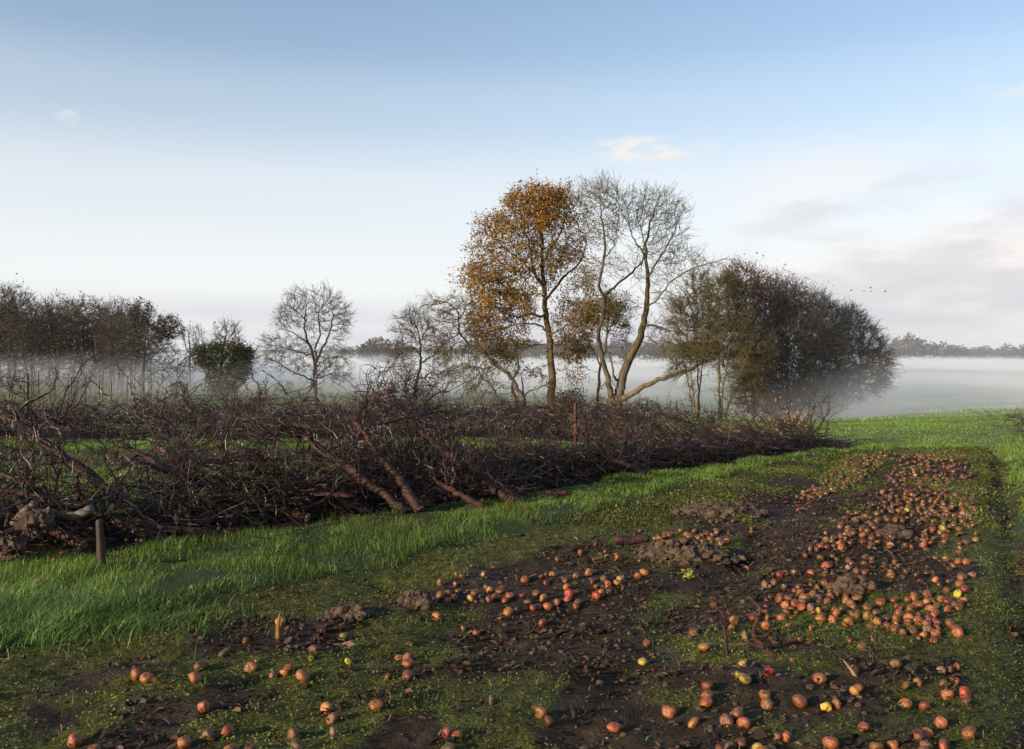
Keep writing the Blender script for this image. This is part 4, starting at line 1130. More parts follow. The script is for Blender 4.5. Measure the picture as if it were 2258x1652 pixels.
# lumps of soil: root balls and the dug heap
ICO_V = None
def ico(sub=2):
    import bmesh
    bm = bmesh.new(); bmesh.ops.create_icosphere(bm, subdivisions=sub, radius=1)
    v = np.array([x.co[:] for x in bm.verts]); f = np.array([[x.index for x in p.verts] for p in bm.faces]); bm.free()
    return v, f
def lump(name, label, cat, c, size, seed, mat=M_soil, flat=.6, amp=.35, roots=0):
    v, f = ico(4); r = np.random.default_rng(seed)
    nn = fbm(v[:, 0] * 2.2 + v[:, 2] * 1.7 + 9, v[:, 1] * 2.2 - v[:, 2] * 1.3, seed, 4) - .5
    nf = fbm(v[:, 0] * 7 + v[:, 2] * 5, v[:, 1] * 7 - v[:, 2] * 6, seed + 3, 3) - .5
    v = v * (1 + amp * 1.8 * nn + amp * 1.8 * nf)[:, None] * np.array([size, size * .8, size * flat])
    g = Geo(); g.add(v, [f])
    t = thing(name, label, cat, c); g.build('soil', mat, t, False)
    if roots:
        gr = Geo(); P = []
        for _ in range(roots):
            d = r.normal(0, 1, 3); d[2] = abs(d[2]) * .3 - .2; d /= np.linalg.norm(d); p = d * size * .6; q = [p]
            for _ in range(6): d = d + r.normal(0, .3, 3) - np.array([0, 0, .1]); d /= np.linalg.norm(d); p = p + d * size * .28; q.append(p)
            P.append(q)
        gr.tubes(np.array(P), np.tile(np.linspace(.011, .003, 7), (roots, 1)), 4)
        gr.build('roots', M_fell, t)
    return t
lump('root_ball', 'brown root ball with dangling roots under the short curved log', 'root ball', px(*ZQ(280, 1040), 6.95), .13, 71, roots=16, flat=.85)
lump('root_ball', 'lower root ball on the ground at the far left edge', 'root ball', px(*ZQ(80, 1235), 6.85), .11, 72, roots=12, flat=.8)
lump('root_ball', 'small earthy root ball at the foot of the long leaning trunks', 'root ball', px(*ZR(1180, 830), 9.6), .17, 73, roots=14)
lump('root_ball', 'fibrous root ball near the right-hand trunks of the middle row', 'root ball', px(*ZR(1680, 740), 10.2), .17, 74, roots=14)
lump('root_ball', 'brown root ball beneath the trunk with the bushy crown', 'root ball', px(*ZR(1890, 735), 10.4), .15, 75, roots=12)
def heap(label, uv, w, d, h, n, seed, cs=.03):
    """a heap of crumbly soil: a low mound wholly covered with clods of every size"""
    p = on_ground(*uv); r = np.random.default_rng(seed); v0, f0 = ico(2); g = Geo()
    m, fm = ico(4); nn = fbm(m[:, 0] * 2.5 + 9, m[:, 1] * 2.5, seed, 4) - .5
    g.add(m * (1 + .7 * nn)[:, None] * np.array([w, d, h]) * .9, [fm])
    for _ in range(n):
        a = r.uniform(0, 6.28); q = r.uniform(0, 1) ** .6 * 1.15; x_, y_ = math.cos(a) * q * w, math.sin(a) * q * d
        z_ = h * max(0, 1 - q * q) ** .7 * r.uniform(.6, 1.1); s_ = cs * (.25 + r.uniform(0, 1) ** 3 * 1.3)
        k = v0 * (1 + .9 * (fbm(v0[:, 0] * 2 + r.uniform(0, 50), v0[:, 1] * 2 + v0[:, 2] * 1.5, seed, 3) - .5))[:, None] * s_ * np.array([1, 1, .75])
        g.add(k + np.array([x_, y_, z_]), [f0])
    g2 = g; o = g2.build('soil_heap', M_soil); o.location = p
    return tag(o, label, 'soil heap')
heap('large heap of crumbly brown soil among the left band of apples', ZC(800, 668), .42, .22, .13, 420, 76)
heap('long low heap of soil beyond the large one', ZC(960, 480), .46, .26, .09, 300, 77)
heap('small brown soil lump in the middle of the right apple patch', ZA(1235, 378), .15, .10, .08, 120, 78)
heap('low soil lump far along the right apple band', ZC(1690, 580), .18, .12, .07, 100, 79)
heap('soil lump just left of the small apple cluster in the left band', ZB(1835, 905), .12, .09, .07, 110, 80, .025)
heap('flat clod of soil on the weedy ground near the grass strip', ZB(1530, 950), .12, .09, .05, 100, 81, .025)

# ------------------------------------------------------------------ posts, stakes, hut, fence, birds
def post(label, u, vb, vt, Y, rad, mat, name='post', cat='post', lean=0.0, square=False, group=None):
    X = (u - 1129) / F * Y; zb, zt = EYE - (vb - 765) / F * Y, EYE - (vt - 765) / F * Y
    g = Geo(); zs = np.linspace(zb - .1, zt, 6)
    P = np.column_stack([X + lean * (zs - zb), np.full(6, Y), zs])
    g.tube(P, np.full(6, rad) * np.array([1, 1, .99, .98, .98, .93]), 4 if square else 8)
    return tag(g.build(name, mat, None, not square), label, cat, group)
post('tall rusty metal post standing behind the near brush row before the oak', 1214.5, 886, 832, 14.5, .030, M_rust, square=True)
post('dark round wooden post rising above the brush at the far left', 476.5, 842, 793, 19.5, .045, M_postw)
# stake cut off at the edge of the grass
u, v = ZQ(798, 1392); b0 = on_ground(u, v); g = Geo()
T = np.array([px(*ZQ(a, c_), b0[1]) for a, c_ in ((798, 1400), (795, 1300), (788, 1180), (782, 1080), (775, 1015))])
g.tube(smooth_poly(T, 10), np.linspace(.033, .024, 10) * np.array([1, 1, .96, 1.03, 1, .97, 1.02, .98, 1, .75]), 10)
tag(g.build('broken_stake', mat_noise('streaked_stake', [(.35, (.010, .007, .006)), (.5, (.032, .025, .022)), (.62, (.05, .014, .010)), (.75, (.085, .075, .07))], 7, .7, .5, .01, (1, 1, .3)), None, True), 'short grey and red broken stake standing at the edge of the grass on the left', 'stake')
gs = 'posts of the young orchard before the dark wood'
rs = random.Random(9)
for (x, t_, b_) in [(82, 880, 1000), (200, 885, 1010), (323, 885, 1000), (462, 900, 1010), (840, 950, 1010), (940, 950, 1050), (1137, 970, 1050), (1210, 955, 1090), (1075, 985, 1070), (600, 930, 1010), (720, 935, 1010)]:
    u, vt = ZL(x, t_); vb = 832
    post('dark post of the misty young orchard in front of the wood', u, vb, vt, 62 + rs.uniform(-6, 8), .05, M_postw, group=gs)
u, vt = ZL(1488, 968); post('leaning post beside the tiny hut in the mist', u, 826, vt, 50, .045, M_postw, lean=.12)
for u in (412, 380, 350, 318, 280, 245, 205, 160, 120, 75, 30):
    post('dark post of the misty young orchard in front of the wood', u, 834, 784 + rs.uniform(0, 6), 62 + rs.uniform(-6, 8), .05, M_postw, group=gs)
M_sap = mat_noise('orange_stem', [(.3, (.05, .028, .018)), (.6, (.10, .052, .03))], 5, .8, 0)
def sapling_mesh(seed):
    r = np.random.default_rng(seed); g = Geo()
    zs = np.linspace(-.1, 2.3, 8); T = np.column_stack([r.normal(0, .015, 8), r.normal(0, .015, 8), zs]); g.tube(T, np.linspace(.016, .008, 8), 4)
    P, R = [], []
    for _ in range(16):
        z = r.uniform(.7, 2.2); a = r.uniform(0, 6.28); d = np.array([math.cos(a), math.sin(a), r.uniform(.6, 1.6)]); d /= np.linalg.norm(d); p0 = np.array([0, 0, z]); ln = r.uniform(.2, .55)
        P.append([p0, p0 + d * ln * .5, p0 + d * ln + np.array([0, 0, .05])]); R.append([.008, .006, .004])
    g.tubes(np.array(P), np.array(R), 3)
    return g
saps = []
for k in range(3):
    o = sapling_mesh(500 + k).build('young_tree', M_sap); saps.append(tag(o, 'thin orange-brown young tree in the misty plantation before the wood', 'young tree', 'young trees in rows before the dark wood'))
k = 0
for row_y in (58, 64, 70, 76):
    xx = -row_y * .98
    while xx < -row_y * .37:
        X, Y = xx + rs.uniform(-.3, .3), row_y + rs.uniform(-.5, .5)
        if k < 3: o = saps[k]
        else: o = saps[k % 3].copy(); COL.objects.link(o)
        o.matrix_world = mat_at(X, Y, rs.uniform(0, 6.28), (1, 1, rs.uniform(.9, 1.12)), 0); k += 1
        xx += 1.35
# tiny hut in the mist
hp = px(680, 826, 74); hp[2] = float(terrain(hp[0], hp[1]))
hut = thing('hut', 'tiny wooden hut with a pitched roof half lost in mist below the wood', 'hut', hp)
g = Geo(); g.box((0, 0, .5), (1.5, 1.6, 1.2)); g.build('wall', M_postw, hut); hut.scale = (.62, .62, .75)
g = Geo(); v = np.array([(-.95, -1, 1.05), (.95, -1, 1.05), (0, -1, 1.6), (-.95, 1, 1.05), (.95, 1, 1.05), (0, 1, 1.6), (-.95, -1, 1.13), (.95, -1, 1.13), (0, -1, 1.68), (-.95, 1, 1.13), (.95, 1, 1.13), (0, 1, 1.68)])
g.add(v, [np.array([[0, 2, 5, 3], [2, 1, 4, 5], [6, 9, 11, 8], [8, 11, 10, 7], [0, 3, 9, 6], [1, 7, 10, 4], [0, 6, 8, 2], [2, 8, 7, 1], [3, 5, 11, 9], [5, 4, 10, 11]])]); g.build('roof', mat_noise('felt_roof', [(.3, (.10, .09, .085)), (.6, (.18, .16, .15))], 8, .9, .3), hut)
# wire fence at the edge of the meadow
fu = [(1298, 'stout mossy fence post'), (1312, 'pale square fence post')]
fence = thing('wire_fence', 'short run of wire fence with two low posts beyond the brush near the forked tree', 'fence', (0, 0, 0))
Yf = 30
Xs = [(1297 - 1129) / F * Yf, (1310 - 1129) / F * Yf, (1350 - 1129) / F * Yf]
for k, Xp in enumerate(Xs):
    zg = float(terrain(Xp, Yf)); g = Geo(); g.tube([(Xp, Yf, zg - .1), (Xp, Yf, zg + .4), (Xp, Yf, zg + .75)], [.05, .045, .04], 8); g.build('post', M_postw, fence, True)
g = Geo()
for hgt_ in (.35, .68):
    pts = np.array([(Xq, Yf - .08, float(terrain(Xq, Yf)) + hgt_ - .03 * math.sin(i * 1.3) ** 2) for i, Xq in enumerate(np.linspace(Xs[0] - 3, Xs[2] + .2, 16))]); g.tube(pts, np.full(16, .006), 4)
g.build('wire', M_rust, fence)
# birds
M_bird = mat_noise('dark_feather', [(.3, (.012, .012, .012)), (.6, (.03, .028, .027))], 8, .7, 0)
def bird_geo(flap):
    g = Geo(); ks = np.linspace(-1, 1, 9); rad = np.array([.012, .03, .045, .055, .058, .052, .04, .034, .008])
    g.tube(np.column_stack([ks * .17, np.zeros(9), .01 * np.sin(ks * 3)]), rad, 8)
    for sgn in (-1, 1):
        w = np.array([(.07, .03, .02), (-.06, .03, .02), (-.10, .20, .02 + flap * .16), (.06, .19, .02 + flap * .18), (-.10, .36, .02 + flap * .16), (-.04, .37, .02 + flap * .17)]); w[:, 1] *= sgn
        lo = w - np.array([0, 0, .008]); f = np.array([[0, 1, 2, 3], [3, 2, 4, 5]])
        g.add(np.vstack([w, lo]), [np.vstack([f, f[:, ::-1] + 6, [[0, 3, 9, 6], [3, 5, 11, 9], [1, 7, 8, 2], [2, 8, 10, 4], [4, 10, 11, 5], [0, 6, 7, 1]]])])
    g.add([(-.15, -.03, 0), (-.15, .03, 0), (-.27, .05, .005), (-.27, -.05, .005), (-.15, -.03, .012), (-.15, .03, .012), (-.27, .05, .014), (-.27, -.05, .014)], [np.array([[0, 1, 2, 3], [7, 6, 5, 4], [0, 4, 5, 1], [1, 5, 6, 2], [2, 6, 7, 3], [3, 7, 4, 0]])])
    return g
protoB = [bird_geo(.7).build('bird', M_bird), bird_geo(-.3).build('bird', M_bird)]
bl = [(ZH(557, 63), 0), (ZH(587, 57), 1), (ZH(567, 77), 1), (ZH(610, 90), 0), (ZH(727, 118), 1), (ZH(876, 76), 0), (ZH(1035, 252), 0), (ZH(1052, 258), 1), (ZH(1411, 279), 1), (ZH(1510, 284), 1), (ZH(1564, 262), 0), (ZH(1568, 289), 1), (ZH(1683, 292), 0), (ZL(140, 52), 0), (ZL(1612, 452), 1), (ZL(1820, 464), 0)]
for k, ((u, v), w) in enumerate(bl):
    if k == 0: o = protoB[0]
    elif k == 1: o = protoB[1]
    else: o = protoB[w].copy(); COL.objects.link(o)
    p = px(u, v, 62); o.matrix_world = Matrix.Translation(p) @ Matrix.Rotation(rs.uniform(-.7, .7), 4, 'Z') @ Matrix.Rotation(rs.uniform(-.3, .3), 4, 'X') @ Matrix.Scale(.42, 4)
    tag(o, 'small dark bird flying above the hedge clump' if k < 8 else 'tiny dark bird flying over the misty field right of the clump' if k < 13 else 'tiny dark bird high over the wood at the left', 'bird', 'birds over the hedge clump' if k < 8 else 'birds over the field at the right' if k < 13 else 'birds over the left wood')

# ------------------------------------------------------------------ apples
def apple_mesh(kind, seed):
    r = np.random.default_rng(seed); nu, nv = 18, 12
    th = np.linspace(0, np.pi, nv); ph = np.arange(nu) * 2 * np.pi / nu
    T, PH = np.meshgrid(th, ph, indexing='ij')
    R = 1 - .28 * np.exp(-(T / .38) ** 2) - .16 * np.exp(-((np.pi - T) / .30) ** 2) + .05 * np.sin(T) ** 2
    x = R * np.sin(T) * np.cos(PH); y_ = R * np.sin(T) * np.sin(PH); z = R * np.cos(T) * .90
    k = 1 + .03 * np.cos(5 * PH) * (z < 0) + .04 * np.sin(PH + seed)
    if kind != 'sound':
        amp = .20 if kind == 'soft' else .42
        k = k + amp * (fbm(PH * 1.2 / 6.28 * 6 + 3, T * 2, seed, 3) - .5) * np.sin(T)
    x, y_, z = x * k, y_ * k, z * (k if kind != 'sound' else 1)
    v = np.stack([x, y_, z], -1).reshape(-1, 3)
    if kind == 'bitten':
        c = np.array([.75, .2, .55]); d = v - c; L = np.linalg.norm(d, axis=1); m = L < .6; v[m] = c + d[m] / L[m, None] * .6
        v[m] -= (c - 0) * .12
    if kind == 'rotten':
        v[:, 2] *= .82; v[:, 0] *= 1.08
    i = np.arange(nv * nu).reshape(nv, nu); j = np.roll(i, -1, 1)
    q = np.stack([i[:-1], i[1:], j[1:], j[:-1]], -1).reshape(-1, 4)
    return v, q
def apple_mat(name, cols, patch=None, rough=.35, scale=1.6):
    m, nt, b, _ = new_mat(name)
    t = N(nt, 'ShaderNodeTexCoord'); oi = N(nt, 'ShaderNodeObjectInfo')
    ad = N(nt, 'ShaderNodeVectorMath', operation='ADD'); sc_ = N(nt, 'ShaderNodeVectorMath', operation='SCALE'); sc_.inputs['Scale'].default_value = 37
    cb = N(nt, 'ShaderNodeCombineXYZ')
    for q in range(3): nt.links.new(oi.outputs['Random'], cb.inputs[q])
    nt.links.new(cb.outputs[0], sc_.inputs[0]); nt.links.new(t.outputs['Object'], ad.inputs[0]); nt.links.new(sc_.outputs[0], ad.inputs[1])
    def ns(s_, d_):
        n = N(nt, 'ShaderNodeTexNoise'); n.inputs['Scale'].default_value = s_; n.inputs['Detail'].default_value = d_; nt.links.new(ad.outputs[0], n.inputs['Vector']); return n.outputs['Fac']
    c = ramp(nt, ns(scale, 4), cols)
    sp = ramp(nt, ns(9, 3), [(.60, 0.0), (.72, 1.0)])
    c = mixc(nt, sp, c, (.045, .022, .012)) if patch is None else mixc(nt, sp, c, patch)
    hs = N(nt, 'ShaderNodeHueSaturation'); mr = N(nt, 'ShaderNodeMapRange'); mr.inputs[3].default_value = .38; mr.inputs[4].default_value = 1.2
    nt.links.new(oi.outputs['Random'], mr.inputs[0]); nt.links.new(mr.outputs[0], hs.inputs['Value'])
    m2 = N(nt, 'ShaderNodeMath', operation='FRACT'); m1 = N(nt, 'ShaderNodeMath', operation='MULTIPLY'); m1.inputs[1].default_value = 17.3; nt.links.new(oi.outputs['Random'], m1.inputs[0]); nt.links.new(m1.outputs[0], m2.inputs[0])
    mh = N(nt, 'ShaderNodeMapRange'); mh.inputs[3].default_value = .496; mh.inputs[4].default_value = .53; nt.links.new(m2.outputs[0], mh.inputs[0]); nt.links.new(mh.outputs[0], hs.inputs['Hue']); nt.links.new(c, hs.inputs['Color'])
    nt.links.new(hs.outputs[0], b.inputs['Base Color'])
    b.inputs['Roughness'].default_value = rough
    b.inputs['Subsurface Weight'].default_value = .0
    bump(nt, b, ns(6, 5), .25, .06)
    return m
MA = {'b': apple_mat('brown_apple', [(.30, (.085, .026, .012)), (.46, (.22, .052, .018)), (.62, (.29, .085, .028)), (.78, (.15, .05, .022))], rough=.38),
      'r': apple_mat('red_apple', [(.30, (.20, .012, .014)), (.55, (.30, .026, .020)), (.72, (.33, .075, .028))], (.12, .018, .014), .3),
      'o': apple_mat('orange_apple', [(.28, (.24, .075, .024)), (.5, (.34, .12, .034)), (.72, (.26, .075, .026))], (.16, .06, .02), .3),
      'y': apple_mat('yellow_apple', [(.25, (.28, .11, .018)), (.42, (.48, .27, .035)), (.7, (.55, .36, .06))], (.25, .12, .03), .28),
      'm': apple_mat('red_yellow_apple', [(.35, (.34, .03, .016)), (.5, (.42, .12, .022)), (.62, (.48, .27, .04))], (.3, .05, .02), .22),
      'k': apple_mat('rotten_apple', [(.30, (.05, .022, .012)), (.5, (.13, .06, .03)), (.7, (.24, .13, .07))], rough=.55)}
KIND = {'b': ('soft', 'wrinkled', 'bitten', 'wrinkled'), 'r': ('sound',) * 4, 'o': ('soft', 'bitten', 'soft', 'sound'), 'y': ('sound', 'soft', 'bitten', 'sound'), 'm': ('sound',) * 4, 'k': ('rotten', 'wrinkled', 'rotten', 'bitten')}
AM = {}
for ck in MA:
    for q in range(4):
        v, f = apple_mesh(KIND[ck][q], 600 + q * 7 + ord(ck)); o = mesh_np('apple', v, [f], MA[ck], smooth=True); AM[ck, q] = o.data; bpy.data.objects.remove(o)
ap = []
def A_(zf, scale, s_):
    for tok in s_.split():
        w = tok.split(','); ap.append((*zf(float(w[0]), float(w[1])), float(w[2]) / scale * .5513, w[3] if len(w) > 3 else 'b'))
A_(ZA, 3.2257, """292,608,78,b 440,590,70,r 548,545,50 553,592,60 541,650,78 545,500,40,r 270,665,60 372,735,80,k 50,805,70 15,835,50 135,487,60 152,545,40,k
245,368,38,o 578,213,44 650,248,66,r 605,313,60 575,343,42,r 530,325,60,k 600,255,40 682,345,44 765,235,58 790,248,50 853,103,50 966,115,54,o 1023,37,50,r 905,38,28,r 1103,130,50 1068,105,50 1188,138,48 1325,108,55 1375,124,44 1375,158,54 1315,165,58 1192,193,56 1213,168,40,o 1015,182,70 1005,213,50 955,230,56 895,240,60 1010,243,50,o 1073,250,50 1250,225,60 1323,230,60 1180,262,44 1222,255,40 1135,278,34
898,300,40,y 898,335,50 945,355,56,k 1003,325,64 1060,333,48 800,345,50 768,375,48,r 815,385,62 740,422,52 648,435,76 575,432,34 812,432,54,k 880,440,56 912,405,62 957,462,52 1050,380,54 1045,415,60 1095,403,58 1050,437,60 1022,462,64 1170,420,50 1170,455,62 1243,452,74 1243,480,60 1183,493,42,r 1235,513,74 1140,523,66 1076,522,50 1030,515,44 823,502,76 895,515,80,k 705,540,64,o 780,550,46 862,545,36,y 820,543,18,y 1188,550,30,y 693,487,64 660,583,76 742,587,56 915,548,40 970,602,86 1065,605,66 1150,613,76,o 1308,528,20,y 1358,497,54 1393,592,74 1411,548,58 1498,595,58 1567,597,72 1205,658,22,y 717,650,34,o 900,668,48,m 812,762,48,r 715,787,72 1385,770,36 1205,775,50,r 1295,815,70
1570,500,46 1605,520,44 1682,520,74 1547,452,58,r 1658,442,62 1805,470,60 1750,485,78 1835,520,74 1885,505,50 1898,440,58,r 1845,563,50 1867,563,44,o 1745,567,52 1563,637,58,m 1587,672,52 1618,705,64 1738,613,76 1800,632,60,r 1835,648,70,r 1898,590,54 1890,655,54 1962,625,70 1955,648,50 1720,690,60 1703,727,56 1740,752,44 1692,772,48 1862,770,66,r 2042,703,32,y 2030,490,72 2035,535,72,k 2098,455,70 2050,400,76,y 2105,358,66,r 2070,325,76 1978,303,52,r 2085,270,66 2168,250,66,k 1900,330,52,r 1875,295,66,o 1895,267,30,r 1808,237,58 1725,250,50 1640,228,56 1525,250,66,o 1520,225,50,o 1560,150,44 1585,185,60,o 1810,190,40 1880,122,52 1955,130,58 2050,147,62 2120,153,60 2015,180,58 1985,205,50 2065,75,60 2068,40,50 1748,300,30,r 1962,375,56
362,945,72,y 320,1038,58,y 375,1063,100,y 567,1018,80,r 965,1065,100 750,925,50,o 1565,948,100,k 1245,1010,80,k 2045,975,66 1925,1005,70,k 1995,1000,60,k 2045,1092,60""")
A_(ZB, 1.8064, """595,1210,56,o 645,1225,58 878,1178,54 857,1224,62,o 1105,1180,56 1203,1215,38,o 1250,1205,40,o 1268,1185,40 1333,1218,66,o 1075,1228,44,k 985,1115,54,k 1081,1065,32,o 1383,1102,48 1371,1141,28,y 1423,1022,34,r 1510,1050,42,y 1537,1155,38,y 1132,1155,26,o 1235,978,50,o 1760,1140,40 1793,1138,46 1800,1160,54 1795,1218,60 1706,1222,28,o 1922,957,42 2042,1010,30,o 2097,1028,36 1890,897,36 1918,880,34 1937,862,36,o 1940,805,36 1972,885,36 2002,875,34 1970,855,34 2012,770,26,o 2035,780,30 2006,815,26 2020,845,30 1710,872,26 2073,877,38,o 2095,850,40 2130,770,28,o 2140,828,30 2158,840,34,o 2155,880,40 2185,870,40 2225,885,34 2245,865,40 2240,935,44,o 1140,868,34,k 280,675,36 245,708,38,r 540,655,26 883,663,22,k 2080,735,20 1207,835,26,k 325,680,34,k""")
A_(ZC, 1.7237, """136,757,34 308,760,28 352,742,30 640,725,38,o 615,742,34 538,752,32,y 526,770,34 488,787,28 440,788,30 185,813,34 222,835,36 318,838,38 370,855,36 212,940,38,r 848,980,40 890,1038,46 632,1103,38,y 650,1025,34 370,645,32 437,610,26 435,673,30 485,660,30 525,660,34 478,640,24 275,675,28 620,552,20 700,575,24 725,580,24 690,578,18 770,570,28 815,570,26 845,550,24 780,550,24 830,590,26 860,580,26 880,575,24 905,580,28 810,610,26 845,605,26 870,600,24 925,600,24 950,590,24 980,590,24 975,605,22 1090,545,20 1090,558,20,o 1115,482,20 920,512,22 945,515,22 870,515,22 1290,465,24,r 1012,512,20 960,512,20 620,680,16 992,800,22,o""")
n_named = len(ap)
CN = {'b': 'brown', 'r': 'red', 'o': 'orange-brown', 'y': 'yellow', 'm': 'red and yellow', 'k': 'dark rotten'}
def where(u, v):
    if v > 1165 and u < 1000: return 'lying on dark leaf litter at the left of the foreground', 'left foreground'
    if v > 1165 and u < 1360: return 'lying on mossy mud in the middle of the foreground', 'middle foreground'
    if v > 1165: return 'lying among wet leaves at the right of the foreground', 'right foreground'
    if u < 760: return 'lying at the foot of the near brush row', 'brush foot'
    if u < 1110: return 'in the nearer part of the left apple band', 'near left band'
    if u < 1430: return 'in the left apple band by the soil heaps', 'left band'
    if v < 1060: return 'in the upper part of the right apple patch', 'upper right patch'
    if u > 1640: return 'in the dense apple patch beside the mossy right verge', 'right verge patch'
    return 'in the dense apple patch at the right of the muddy ground', 'dense right patch'
special = {}
yl = ['yellow apple with a brown dent, left of the nearest yellow pair', None]
cnt = {}
rA = random.Random(21)
extra = []
def rnd_apples(n, poly, w=None):
    P = np.array(poly, float); r = np.random.default_rng(len(extra) + 5); k = 0
    while k < n:
        u, v = r.uniform(P[:, 0].min(), P[:, 0].max()), r.uniform(P[:, 1].min(), P[:, 1].max())
        ins = False; j = len(P) - 1
        for i in range(len(P)):
            if (P[i, 1] > v) != (P[j, 1] > v) and u < (P[j, 0] - P[i, 0]) * (v - P[i, 1]) / (P[j, 1] - P[i, 1]) + P[i, 0]: ins = not ins
            j = i
        if ins and r.uniform() < (1 if w is None else w(u, v)): extra.append((u, v)); k += 1
def zp(zf, L): return [zf(*q) for q in L]
rnd_apples(150, zp(ZC, [(1480, 480), (2040, 520), (2040, 640), (1330, 640)]))
rnd_apples(330, zp(ZC, [(1560, 470), (1730, 240), (2005, 235), (2035, 470), (2010, 530)]))
rnd_apples(150, zp(ZC, [(1260, 430), (1500, 270), (1650, 225), (1720, 235), (1540, 350), (1380, 430)]))
rnd_apples(60, zp(ZC, [(1480, 240), (1990, 228), (2000, 260), (1450, 290)]))
rnd_apples(40, zp(ZC, [(760, 560), (1000, 560), (990, 620), (640, 610)]))
rnd_apples(36, zp(ZC, [(-60, 800), (420, 700), (560, 800), (380, 880), (-40, 920)]))
rnd_apples(75, zp(ZA, [(500, 430), (2100, 430), (2060, 800), (900, 640)]))
rnd_apples(140, [(450, 897), (1100, 897), (1100, 916), (450, 918)])
rnd_apples(26, [(440, 1010), (760, 1000), (760, 1022), (440, 1046)])
rnd_apples(46, [(1350, 1212), (1752, 1208), (1765, 1330), (1380, 1330)])
rnd_apples(70, [(250, 1222), (1745, 1216), (1765, 1380), (200, 1380)], lambda u, v: .35 + .65 * float(fbm(u * .006, v * .006, 4, 2) > .5))
items = []
for (u, v, D, c_) in ap:
    p = on_ground(u, v + D * .38); items.append((p, min(.052, max(.016, D / F * p[1] / 2)), c_, u, v))
re_ = np.random.default_rng(77)
for (u, v) in extra:
    p = on_ground(u, v); items.append((p, float(re_.uniform(.022, .034)), str(re_.choice(list('bbbbbrokky'), p=[.145, .145, .145, .145, .14, .10, .075, .05, .04, .015])), u, v))
items.sort(key=lambda q: -(q[1] / q[0][1]))
# settle: keep fruit from sharing the same spot
kept = []
for it in items:
    ok = True
    for o in kept:
        if abs(o[0][0] - it[0][0]) < .09 and abs(o[0][1] - it[0][1]) < .09 and np.hypot(o[0][0] - it[0][0], o[0][1] - it[0][1]) < (o[1] + it[1]) * .78: ok = False; break
    if ok: kept.append(it)
stuffG = {k_: Geo() for k_ in MA}
seen_y = 0
YLAB = {}
for k, (p, rad, c_, u, v) in enumerate(kept):
    q = int(re_.integers(0, 4)); rot = Matrix.Rotation(re_.uniform(0, 6.28), 4, 'Z') @ Matrix.Rotation(re_.uniform(0, 1.9), 4, 'X') @ Matrix.Rotation(re_.uniform(0, 6.28), 4, 'Z')
    M_ = Matrix.Translation((p[0], p[1], p[2] + rad * .55)) @ rot @ Matrix.Diagonal((rad * re_.uniform(.88, 1.1), rad * re_.uniform(.88, 1.1), rad * re_.uniform(.72, 1.02), 1))
    if k < 300:
        o = bpy.data.objects.new('apple', AM[c_, q]); COL.objects.link(o); o.matrix_world = M_
        a, gname = where(u, v)
        lab = CN[c_] + ' fallen apple ' + a
        if v > 1212: lab = CN[c_] + ' fallen apple on the muddy ground nearest the camera'; gname = 'nearest ground'
        tag(o, lab, 'apple', CN[c_] + ' apples, ' + gname)
    else:
        vv, ff = None, None
        me = AM[c_, q]; n = len(me.vertices); co = np.zeros(n * 3); me.vertices.foreach_get('co', co); co = co.reshape(-1, 3)
        fi = np.zeros(len(me.loops), int); me.loops.foreach_get('vertex_index', fi)
        R3 = np.array(M_.to_3x3()); stuffG[c_].add(co @ R3.T + np.array(M_.translation), [fi.reshape(-1, 4)])
V, FS, MI = [], [], []; off = 0
for mi, k_ in enumerate(MA):
    g = stuffG[k_]
    if not g.v: continue
    v = np.concatenate(g.v); f = np.concatenate(g.f[4]); V.append(v); FS.append(f + off); MI.append(np.full(len(f), mi)); off += len(v)
fa = mesh_np('fallen_apples', np.concatenate(V), [np.concatenate(FS)], None, smooth=True, mats=list(MA.values()))
fa.data.polygons.foreach_set('material_index', np.concatenate(MI).astype(np.int32)); fa.data.update()
tag(fa, kind='stuff')

